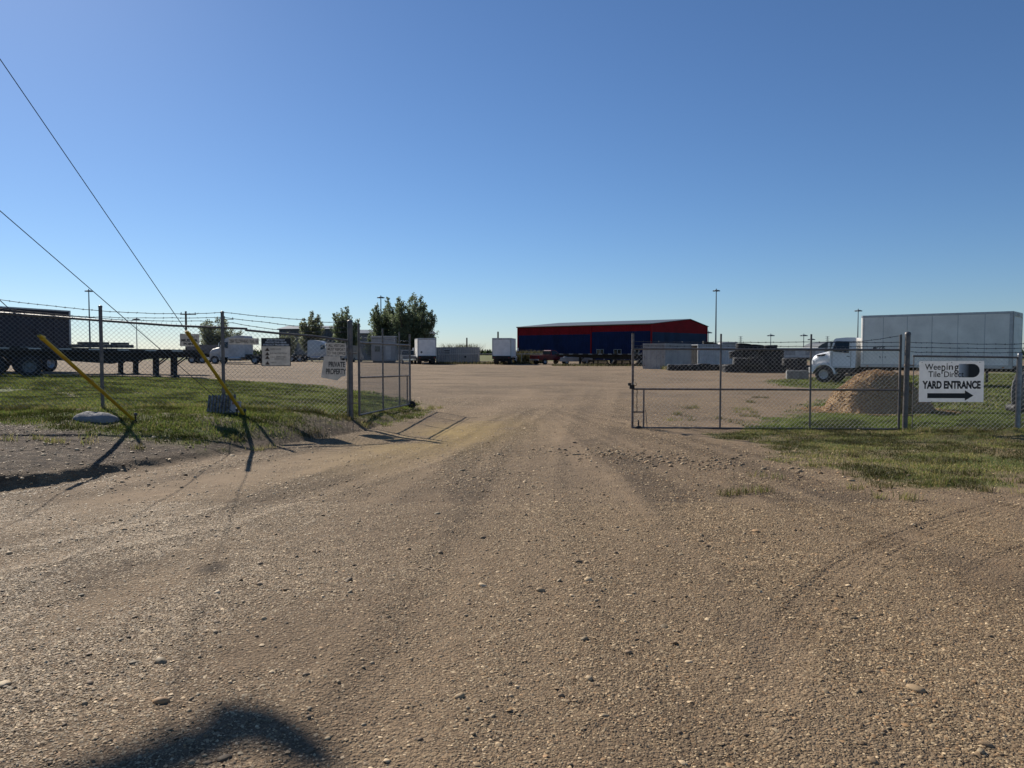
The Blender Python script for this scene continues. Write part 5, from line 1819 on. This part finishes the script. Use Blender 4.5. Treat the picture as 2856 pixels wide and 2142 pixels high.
# ---------------------------------------------------------------- long white trailers, loader, dome behind the pipe heap
def van_trailer(label, u, Y, rz, L, m, stripe):
    q = P(u, 1000, Y)
    t = thing("van_trailer", label, "trailer", (q.x, Y, gz(q.x, Y)), rz, "parked van trailers")
    mb = MB()
    mb.bx(0, L, 0, 2.5, 1.0, 2.15)
    b = mb.build("body", m, t, bevel=.02)
    mb = MB()
    for k in range(1, int(L / 1.1)):
        mb.bx(k * 1.1 - .02, k * 1.1 + .02, -.012, -.001, 1.05, 2.1)
    mb.bx(0, L, -.014, -.001, 2.08, 2.16)
    mb.build("seam", alu, b)
    if stripe:
        mb = MB()
        mb.bx(stripe, stripe + .55, -.022, -.014, 1.02, 2.06)
        mb.build("stripe", stripe_red, b)
        mb = MB()
        for xx in (stripe + 1.2, stripe + 3.6):
            mb.bx(xx, xx + 1.2, -.022, -.014, 1.3, 1.9)
        mb.build("panel", con_grey, b)
    mb = MB()
    mb.bx(.2, L - .2, .7, 1.8, .7, .99)
    mb.build("frame", chassis_m, t)
    for xx in (1.2, 2.5):
        for yy, sgn in ((.25, -1), (2.25, 1)):
            wheel(t, (xx, yy, .5), .5, .4, sgn)
    return t
van_trailer("low white trailer with a red upright stripe behind the black pipe heap", 2108, 90, R(-3), 8.2, white_worn, 2.3)
q = P(2068, 1000, 88)
t = thing("steel_skip", "mustard yellow steel skip peeping over the black pipe heap", "skip", (q.x, 88, gz(q.x, 88)), R(-4))
mb = MB()
mb.loft([[(0.1, .1, .15), (0, 0, 1.75), (1.85, 0, 1.75), (1.75, .1, .15)], [(.1, 1.6, .15), (0, 1.8, 1.75), (1.85, 1.8, 1.75), (1.75, 1.6, .15)]])
mb.build("tub", yel_dull, t)
mb = MB()
for xx in (.3, .9, 1.5):
    mb.bx(xx - .05, xx + .05, -.06, .0, .3, 1.7)
mb.bx(-.03, 1.88, -.07, .0, 1.66, 1.78)
mb.build("rib", yel_dull, t)
# old cab-over truck behind the containers
q = P(2012, 1000, 92)
t = thing("cabover_truck", "old white flat-fronted truck with dark windscreen above the containers", "truck", (q.x, 92, gz(q.x, 92)), 0)
mb = MB()
mb.bx(0, 2.1, 0, 1.8, .8, 2.9)
mb.build("cab", white_worn, t, bevel=.18)
mb = MB()
mb.bx(.15, 1.75, -.03, -.005, 1.95, 2.75)
mb.build("windshield", glass, t)
mb = MB()
mb.bx(.1, 2.0, .2, 5.5, .55, .79)
mb.build("chassis", chassis_m, t)
mb = MB()
mb.tube([(2.12, -.1, 1.3), (2.3, -.15, 1.3), (2.3, -.15, 2.7), (2.12, -.1, 2.75)], .04, 6)
mb.build("mirror", chrome, t)
for xx, sgn in ((.15, -1), (1.95, 1)):
    for yy in (.9, 4.5):
        o_ = wheel(t, (xx, yy, .45), .45, .3, 1)
        o_.rotation_euler = (0, 0, R(90 * -sgn))
q = P(1962, 1000, 96)
t = thing("conveyor", "dark sloping conveyor arm beside the building's right end", "conveyor", (q.x, 96, gz(q.x, 96)), R(-5))
mb = MB()
mb.loft([[(0, 0, 2.75), (0, 0, 3.1), (0, .9, 3.1), (0, .9, 2.75)], [(1.7, 0, 2.4), (1.7, 0, 2.8), (1.7, .9, 2.8), (1.7, .9, 2.4)], [(3.4, 0, 1.3), (3.4, 0, 1.8), (3.4, .9, 1.8), (3.4, .9, 1.3)]])
mb.build("belt_arm", chassis_m, t)
mb = MB()
for xx in (.4, 2.6):
    for yy in (.1, .8):
        mb.cyl((xx, yy, 0), (xx, yy, 2.9 - xx * .42), .06, n=8)
mb.build("trestle", chassis_m, t)
q = P(2272, 1000, 165)
t = thing("quonset_shed", "dark arched metal shed behind the box truck's cab", "shed", (q.x, 165, 0), R(-8))
mb = MB()
arc = [(3.6 + 3.7 * -math.cos(a), 3.9 * math.sin(a) ** .8) for a in [math.pi * k / 16 for k in range(17)]]
arc = [(a, max(0, b)) for a, b in arc]
mb.prism(arc, 0, 14)
mb.build("shell", bld_grey, t)
mb = MB()
mb.bx(1.9, 5.3, -.05, -.005, 0, 2.6)
mb.build("door", beige, t)
q = P(2119, 1000, 260)
t = thing("highway_sign", "small dark green road sign over the far white trailer", "sign", (q.x, 260, 0))
mb = MB()
mb.bx(0, 2.5, 0, .1, 2.0, 3.4)
mb.build("panel", teal_drk, t)
for xx in (.4, 2.1):
    mb = MB()
    mb.cyl((xx, .15, 0), (xx, .15, 3.2), .08, n=8)
    mb.build("post", mast_m, t)

# ---------------------------------------------------------------- red and blue steel building
bA, bB, bC = Vector((1.3, 161.0, 0)), Vector((26.4, 140.0, 0)), Vector((41.3, 157.0, 0))
bD = bA + (bC - bB)
zE, zR, tR = 6.98, 8.22, .655
bld = thing("steel_building", "large red and blue steel building with low gabled roof", "building", bB)
def loc(p_):
    return Vector(p_) - bB
def clad(name, p_, q_, z0f, z1f, m, off=0.0, rib=.38):
    """ribbed sheet between plan points; z limits are functions of 0..1"""
    p_, q_ = Vector(p_), Vector(q_)
    L = (q_ - p_).length
    d = (q_ - p_) / L
    out = Vector((d.y, -d.x, 0))
    n = int(L / rib)
    lo, up = [], []
    for k in range(n):
        for f, o_ in ((0, 0.0), (.55, 0.0), (.68, .05), (.87, .05)):
            s_ = (k + f) / n
            b = p_ + d * (s_ * L) + out * (o_ + off)
            lo.append(loc((b.x, b.y, z0f(s_))))
            up.append(loc((b.x, b.y, z1f(s_))))
    b = q_ + out * off
    lo.append(loc((b.x, b.y, z0f(1))))
    up.append(loc((b.x, b.y, z1f(1))))
    k = len(lo)
    mb = MB()
    mb.add(lo + up, [(i, i + 1, k + i + 1, k + i) for i in range(k - 1)])
    return mb.build(name, m, bld)
split = bA.lerp(bB, .584)
c_ = lambda z: (lambda s_: z)
gable = lambda s_: zE + (zR - zE) * (s_ / tR if s_ < tR else (1 - s_) / (1 - tR))
clad("wall", bA, split, c_(-.2), c_(5.2), wall_blue)
clad("wall", bA, split, c_(5.2), c_(zE), wall_red)
clad("wall", split, bB, c_(-.2), c_(5.62), wall_blue, .12)
clad("wall", split, bB, c_(5.62), c_(zE), wall_red, .12)
clad("gable_wall", bB, bC, c_(-.2), c_(5.45), gable_blue)
clad("gable_wall", bB, bC, c_(5.45), gable, wall_red)
mb = MB()
mb.add([loc((*bC.xy, 0)), loc((*bD.xy, 0)), loc((*bD.xy, zE)), loc((*bC.xy, zE)), loc((*bA.xy, 0)), loc((*bA.xy, zE)), loc((*bA.lerp(bD, tR).xy, zR))], [(0, 1, 2, 3), (1, 4, 5, 6, 2)])
mb.build("rear_wall", wall_blue, bld)
r0, r1_ = bB.lerp(bC, tR), bA.lerp(bD, tR)
mb = MB()
ex = (bB - bA).normalized() * .25
ey = (bC - bB).normalized() * .35
for (a, b, c2, d2) in (((bA - ey), (bB - ey), r0, r1_), ((bC + ey), (bD + ey), r1_, r0)):
    pts = []
    for pnt, z_, s_ in ((a, zE - .06, 0), (b, zE - .06, 0), (c2, zR + .02, 0), (d2, zR + .02, 0)):
        sg = 1 if (Vector((pnt.x, pnt.y, 0)) - bB).dot(ex) > -4 else -1
        pp = Vector((pnt.x, pnt.y, 0)) + ex * sg
        pts.append(loc((pp.x, pp.y, z_ + .03)))
    mb.add(pts + [q_ + Vector((0, 0, .10)) for q_ in pts], [(0, 1, 2, 3), (7, 6, 5, 4), (0, 4, 5, 1), (1, 5, 6, 2), (2, 6, 7, 3), (3, 7, 4, 0)])
mb.build("roof", roof_grey, bld)
mb = MB()
o_ = (bB - bA).normalized()
nn_ = Vector((o_.y, -o_.x, 0))
for pnt in (split + nn_ * .16,):
    mb.cyl(loc((pnt.x, pnt.y, 0)), loc((pnt.x, pnt.y, zE - .1)), .16, n=8)
mb.build("downpipe", wall_red, bld)
for pnt in (bB + nn_ * .15, bC, bA):
    mb = MB()
    mb.cyl(loc((pnt.x, pnt.y, 0)), loc((pnt.x, pnt.y, zE - .05)), .17, n=8)
    mb.build("corner_trim", wall_red, bld)
mb = MB()
a0, a1 = bA + nn_ * .45, bB + nn_ * .45
mb.tube([loc((a0.x, a0.y, zE - .02)), loc((a1.x, a1.y, zE - .02))], .14, 8)
mb.build("gutter", roof_grey, bld)
for tc_ in (.652, .775, .895):
    c = bA.lerp(bB, tc_) + nn_ * .20
    w_ = bpy.data.objects.new("tmp", None)
    bpy.data.objects.remove(w_)
    mb = MB()
    def bar(s0, s1, z0, z1, o0=.0, o1=.08):
        vs = [loc(((c + o_ * s_ + nn_ * oo).x, (c + o_ * s_ + nn_ * oo).y, zz_)) for s_ in (s0, s1) for oo in (o0, o1) for zz_ in (z0, z1)]
        mb.add(vs, [(0, 1, 3, 2), (4, 6, 7, 5), (0, 4, 5, 1), (2, 3, 7, 6), (0, 2, 6, 4), (1, 5, 7, 3)])
    for s0, s1, z0, z1 in ((-.86, -.8, 1.0, 2.16), (.8, .86, 1.0, 2.16), (-.03, .03, 1.06, 2.1), (-.8, .8, 2.1, 2.16), (-.8, .8, 1.0, 1.06)):
        bar(s0, s1, z0, z1)
    wf = mb.build("window", trim_white, bld)
    mb = MB()
    bar(-.8, .8, 1.1, 2.1, .0, .03)
    mb.build("pane", glass, wf)

# ---------------------------------------------------------------- grey buildings on the left
def plain_building(label, u0, u1, Y0, Y1, vtop, m, depth, lowv=None, door=True):
    p_, q_ = P(u0, vtop, Y0), P(u1, vtop, Y0)
    q_ = P(u1, vtop, Y1)
    zt = p_.z
    base = Vector((p_.x, p_.y, 0))
    t = thing("warehouse", label, "building", base)
    d = (Vector((q_.x, q_.y, 0)) - base)
    L = d.length
    d.normalize()
    t.rotation_euler = (0, 0, math.atan2(d.y, d.x))
    mb = MB()
    n = int(L / .6)
    lo, up = [], []
    for k in range(n):
        for f, oo in ((0, 0), (.5, 0), (.6, -.06), (.9, -.06)):
            lo.append(((k + f) / n * L, oo, 0))
            up.append(((k + f) / n * L, oo, zt - .02))
    lo.append((L, 0, 0)); up.append((L, 0, zt - .02))
    k = len(lo)
    mb.add(lo + up, [(i, i + 1, k + i + 1, k + i) for i in range(k - 1)])
    mb.add([(0, 0, 0), (0, depth, 0), (0, depth, zt), (0, depth / 2, zt + .9), (0, 0, zt)], [(0, 1, 2, 3, 4)])
    mb.add([(L, 0, 0), (L, depth, 0), (L, depth, zt), (L, depth / 2, zt + .9), (L, 0, zt)], [(0, 1, 2, 3, 4)])
    mb.add([(0, depth, 0), (L, depth, 0), (L, depth, zt), (0, depth, zt)], [(0, 1, 2, 3)])
    mb.build("wall", m, t)
    mb = MB()
    mb.loft([[(-.3, -.3, zt), (-.3, -.3, zt + .15), (-.3, depth / 2, zt + 1.0), (-.3, depth + .3, zt + .15), (-.3, depth + .3, zt), (-.3, depth / 2, zt + .85)], [(L + .3, -.3, zt), (L + .3, -.3, zt + .15), (L + .3, depth / 2, zt + 1.0), (L + .3, depth + .3, zt + .15), (L + .3, depth + .3, zt), (L + .3, depth / 2, zt + .85)]])
    mb.build("roof", roof_grey, t)
    for k in range(2):
        mb = MB()
        x0 = L * (.3 + .35 * k)
        mb.bx(x0, x0 + 3.4, -.12, -.07, 0.02, 3.6)
        mb.build("overhead_door", beige, t)
    return t
plain_building("dark grey metal warehouse behind the small trees on the left", 778, 945, 150, 150, 919, bld_grey, 14)
plain_building("lower brownish-grey warehouse behind the tall trees", 955, 1212, 146, 150, 931, beige, 12)
q = P(1036, 1000, 112)
t = thing("office_trailer", "pale grey site cabin seen through the open left gate leaf", "cabin", (q.x, 112, gz(q.x, 112)), R(3))
mb = MB()
mb.bx(0, 3.6, 0, 2.6, .3, 3.9)
mb.build("wall", con_grey, t, bevel=.03)
mb = MB()
mb.bx(-.1, 3.7, -.1, 2.7, 3.9, 4.05)
mb.build("roof", white_worn, t)
mb = MB()
mb.bx(.5, 1.3, -.03, -.004, 1.7, 2.5)
mb.build("window", glass, t)
mb = MB()
mb.bx(2.1, 2.9, -.03, -.004, .5, 2.5)
mb.build("door", white_worn, t)
mb = MB()
mb.bx(.2, 3.4, .3, 2.3, 0, .29)
mb.build("skid", chassis_m, t)
q = P(984, 1000, 122)
t = thing("delivery_van", "small white delivery van between the gate post and open gate leaf", "van", (q.x, 122, gz(q.x, 122)), R(80))
mb = MB()
mb.loft([[(a, s_ * .95, b) for a, b in [(-2.6, .4), (2.2, .4), (2.5, .9), (1.75, 1.2), (1.2, 2.2), (.9, 2.6), (-2.6, 2.7)]] for s_ in (-1, 1)])
mb.build("body", white_worn, t, bevel=.06)
for s_ in (1, -1):
    mb = MB()
    mb.bx(-2.63, -2.605, min(s_ * .05, s_ * .85), max(s_ * .05, s_ * .85), 1.7, 2.3)
    mb.build("rear_window", glass, t)
    for xx in (-1.7, 1.5):
        wheel(t, (xx, s_ * .85, .36), .36, .24, s_)
mb = MB()
mb.bx(-2.75, -2.61, -.9, .9, .4, .6)
mb.build("bumper", chassis_m, t)

# ---------------------------------------------------------------- trees
def tree(label, u, Y, vtop, wpx, seed, leads, leaves, lsize, m, name="tree", low=.12, group="trees on the left"):
    tr = np.random.default_rng(seed)
    rr_ = random.Random(seed)
    q = P(u, vtop, Y)
    zg = gz(q.x, Y)
    H = q.z - zg
    Wd = wpx / FPX * Y
    t = thing(name, label, "tree", (q.x, Y, zg), 0, group)
    mb = MB()
    tips = []
    trunk_top = Vector((0, 0, H * low))
    mb.tube([(0, 0, -.1), trunk_top * .5 + Vector((.05, 0, 0)), trunk_top], [.035 * H ** .9 * .6, .026 * H ** .9 * .6, .022 * H ** .9 * .6], 8)
    for i in range(leads):
        a = 2 * math.pi * (i + rr_.uniform(-.3, .3)) / leads
        rad = Wd / 2 * (rr_.uniform(.35, .85) if i else .04)
        hh = H * (0.97 if i == 0 else rr_.uniform(.78, 1.0) * (1 - .26 * (rad / (Wd / 2)) ** 2))
        end = Vector((rad * math.cos(a), rad * math.sin(a), hh))
        path = []
        for k in range(9):
            f = k / 8
            path.append(Vector((end.x * f ** .5, end.y * f ** .5, H * low + (hh - H * low) * f)) + Vector((rr_.uniform(-.12, .12), rr_.uniform(-.12, .12), 0)) * (0 < k < 8))
        r0 = .012 * H
        mb.tube(path, [r0 * (1 - .88 * k / 8) for k in range(9)], 6)
        for k in range(int(24 + hh * 3.2)):
            f = rr_.uniform(.05, 1.0)
            ii = min(7, int(f * 8))
            b = path[ii].lerp(path[ii + 1], f * 8 - ii)
            aa = rr_.uniform(0, 2 * math.pi)
            ln = (Wd * .36) * (1 - f) ** .9 * rr_.uniform(.3, 1.15) + .30
            dr = Vector((math.cos(aa), math.sin(aa), rr_.uniform(.55, 1.5))).normalized()
            e = b + dr * ln
            mid = b.lerp(e, .5) + Vector((0, 0, -.06 * ln))
            mb.tube([b, mid, e], [.02 + .004 * H * (1 - f), .015, .008], 4, caps=False)
            tips.append((b, mid, e, ln))
    mb.build("trunk", bark, t)
    tot = sum(x_[3] for x_ in tips)
    P_, D_ = [], []
    for b, mid, e, ln in tips:
        n = max(4, int(leaves * 1.5 * ln / tot))
        f = tr.uniform(.15, 1.05, n)
        bb, ee = np.array(b), np.array(e)
        pos = bb + (ee - bb) * f[:, None] + tr.normal(0, .08 + .09 * ln, (n, 3)) * (1.3 - f[:, None] * .8)
        P_.append(pos)
        D_.append(np.repeat((ee - bb)[None] / max(ln, .01), n, 0))
    P_, D_ = np.concatenate(P_), np.concatenate(D_)
    ok_ = P_[:, 2] > H * .05
    P_, D_ = P_[ok_], D_[ok_]
    n = len(P_)
    ax = D_ * .8 + tr.normal(0, .6, (n, 3))
    ax /= np.linalg.norm(ax, axis=1, keepdims=True)
    s_ = np.cross(ax, tr.normal(0, 1, (n, 3)))
    s_ /= np.linalg.norm(s_, axis=1, keepdims=True) + 1e-9
    ls = lsize * .85 * tr.uniform(.6, 1.4, (n, 1))
    V = np.stack([P_ - ax * ls * .5, P_ + s_ * ls * .28, P_ + ax * ls * .5, P_ - s_ * ls * .28], 1).reshape(-1, 3)
    F = np.arange(n * 4).reshape(-1, 4)
    cr = np_mesh("crown", V, F, m, None, False)
    cr.parent = t
    return t
tree("broad tall tree, the right of the two tallest, behind the placard truck", 1148, 118, 815, 180, 11, 17, 24000, .30, leaf_a)
tree("tall narrow tree just left of the broadest one, behind the open gate leaf", 1078, 121, 826, 140, 12, 12, 15000, .30, leaf_a)
tree("medium tree rising behind the thick left gate post", 965, 124, 853, 118, 13, 10, 11000, .29, leaf_a)
tree("bushy pale tree before the dark grey warehouse", 868, 126, 866, 105, 14, 10, 10000, .29, leaf_b)
tree("low spreading tree behind the fence and dump trailer", 605, 112, 884, 150, 15, 13, 9000, .27, leaf_b, low=.06)
tree("short leafy tree standing beside the pale warehouse wall", 800, 128, 925, 80, 16, 7, 3200, .27, leaf_b)
tree("small dark bush-like tree below the tall pair", 1040, 116, 930, 70, 17, 6, 3000, .26, leaf_a)
# tall weeds and hedges far across the yard
def clump(name, label, u0, u1, Y, hmin, hmax, n, wid, cols, cat):
    a, b = P(u0, 1000, Y), P(u1, 1000, Y)
    x = rng.uniform(a.x, b.x, n)
    y = Y + rng.normal(0, 1.2, n)
    hv = fbm(x * .6, y * .6, 3, 61)
    k = rng.uniform(0, 1, n) < hv * 1.7
    return blades(name, x[k], y[k], hmin, hmax, wid, cols, .7, label, cat)
DKW = [(0.12, 0.105, 0.05), (0.09, 0.085, 0.035), (0.15, 0.13, 0.065), (0.07, 0.08, 0.028)]
clump("tall_weeds", "tall olive weeds along the foot of the blue wall left of the red pickup", 1424, 1512, 110, .6, 2.1, 2600, .10, DKW, "weeds")
clump("roadside_weeds", "low weeds and straw at the foot of the grey container and box truck", 1215, 1500, 103, .1, .45, 1500, .10, DKW, "weeds")
clump("straw_weeds", "pale straw weeds sprouting under the far flatbed", 1540, 1800, 89.5, .1, .42, 1300, .07, DKW, "weeds")
clump("container_weeds", "green weeds along the foot of the white containers", 1850, 2080, 72, .15, .45, 2200, .07, GREENS[2:4] + DRY, "weeds")
clump("roof_weeds", "distant reeds showing over the grey container", 1240, 1330, 130, 2.2, 3.4, 1100, .10, DKW, "weeds")
n = 9000
hx = rng.uniform(-260, 330, n)
hy = 330 + rng.uniform(0, 25, n)
blades("far_hedge", hx, hy, 1.2, 3.2, .9, [(0.05, 0.075, 0.03), (0.04, 0.055, 0.025)], .6, "distant dark green hedgerow along the skyline", "hedge", z=np.zeros(n))

# pipe rail fence along the far edge of the yard
a, b = P(1218, 1000, 103.5), P(1900, 1000, 108)
t = thing("rail_fence", "long pale pipe rail fence along the far edge of the yard", "fence", (a.x, a.y, gz(a.x, a.y)))
Lf = (Vector((b.x, b.y)) - Vector((a.x, a.y))).length
t.rotation_euler = (0, 0, math.atan2(b.y - a.y, b.x - a.x))
mb = MB()
mb.tube([(0, 0, 1.38), (Lf, 0, 1.38)], .045, 6)
mb.build("top_rail", trim_white, t)
for k in range(int(Lf / 3) + 1):
    mb = MB()
    mb.cyl((k * 3, 0.06, -.1), (k * 3, 0.06, 1.42), .04, n=6)
    mb.build("post", galv, t)

# ---------------------------------------------------------------- masts, pylons and poles on the skyline
def mast(label, u, vtop, Y, arm=1.05, group="high light masts"):
    q = P(u, vtop, Y)
    t = thing("light_mast", label, "light mast", (q.x, Y, 0), 0, group)
    k = Y / 330.0
    mb = MB()
    mb.tube([(0, 0, -.5), (0, 0, q.z)], [.42 * max(1, k * .55), .20 * max(1, k * .6)], 8)
    mb.build("pole", mast_m, t)
    mb = MB()
    mb.lathe([(arm * .95 * k, q.z - .9 * k), (arm * 1.05 * k, q.z - .75 * k), (arm * .95 * k, q.z - .6 * k), (arm * .85 * k, q.z - .75 * k)], (0, 0, 0), 'z', 14)
    for i in range(6):
        a = math.pi * i / 3
        e = Vector((math.cos(a) * arm * 1.15 * k, math.sin(a) * arm * 1.15 * k, q.z - .85 * k))
        mb.tube([(0, 0, q.z - .5 * k), e], .09 * k, 5)
        mb.box(e - Vector((0, 0, .15 * k)), (.8 * k, .8 * k, .4 * k))
    mb.build("lamp_ring", mast_m, t)
    return t
mast("tall light mast just left of the left fence post", 247, 806, 330)
mast("shorter distant light mast between the two left fence posts", 380, 885, 640)
mast("light mast whose head shows among the tallest trees' tops", 1062, 824, 340)
mast("tallest light mast, just right of the red and blue building", 1998, 805, 330)
mast("light mast showing above the box truck's front corner", 2394, 861, 420)
mast("small far light mast close to the building's right gable", 1976, 922, 800)
mast("distant light mast over the red-striped trailer", 2150, 930, 900)
mast("distant light mast midway between striped trailer and box truck cab", 2242, 930, 880)
mast("faintest light mast just left of the arched shed", 2263, 941, 1100)
def pylon(label, u, vtop, Y):
    q = P(u, vtop, Y)
    t = thing("power_pylon", label, "pylon", (q.x, Y, 0), 0, "power pylons")
    H = q.z
    s_ = H * .11
    mb = MB()
    lv = [(0, s_), (.3, s_ * .7), (.55, s_ * .42), (.75, s_ * .30), (.9, s_ * .28), (1, s_ * .26)]
    r = H * .006
    for i in range(len(lv) - 1):
        (f0, w0), (f1, w1) = lv[i], lv[i + 1]
        for a, b in ((-1, -1), (1, -1), (1, 1), (-1, 1)):
            mb.tube([(a * w0, b * w0, f0 * H), (a * w1, b * w1, f1 * H)], r, 4)
        for a in (-1, 1):
            mb.tube([(-w0, a * w0, f0 * H), (w1, a * w1, f1 * H)], r * .7, 4)
            mb.tube([(w0, a * w0, f0 * H), (-w1, a * w1, f1 * H)], r * .7, 4)
    mb.build("lattice", mast_m, t)
    for f in (.75, .87, .98):
        mb = MB()
        mb.tube([(-H * .14, 0, f * H), (0, 0, f * H + H * .02), (H * .14, 0, f * H)], r, 4)
        mb.build("crossarm", mast_m, t)
    return t
pylon("lattice power pylon right of the old flat-fronted truck", 2066, 938, 1700)
pylon("lattice power pylon over the arched dark shed", 2308, 938, 1700)
def wood(label, u, vtop, Y, arm=True, r=.16):
    q = P(u, vtop, Y)
    t = thing("utility_pole", label, "utility pole", (q.x, Y, gz(q.x, Y)), R(15), "timber poles")
    H = q.z - gz(q.x, Y)
    mb = MB()
    mb.tube([(0, 0, -.3), (0, 0, H)], [r * 1.3, r], 8)
    mb.build("pole", wood_pole, t)
    if arm:
        mb = MB()
        mb.box((.5, -.14, H - .7), (3.2, .14, .16))
        mb.build("crossarm", wood_pole, t)
        for dx in (-.9, .1, 1.9):
            mb = MB()
            mb.lathe([(.06, 0), (.12, .1), (.07, .2), (.11, .3), (.04, .42)], (dx, -.14, H - .62), 'z', 8)
            mb.build("insulator", alu, t)
    return t
wood("timber power pole with crossarm above the muster point board", 518, 868, 160, True, .20)
wood("timber power pole with crossarm rising through the low spreading tree", 625, 882, 175, True, .18)
wood("plain dark pole rising behind the box truck left of the building", 1389, 925, 120, False, .13)
wood("plain dark pole behind the grey container's roof", 1302, 942, 125, False, .12)
wood("short plain pole close to the building's left corner", 1444, 957, 170, False, .13)
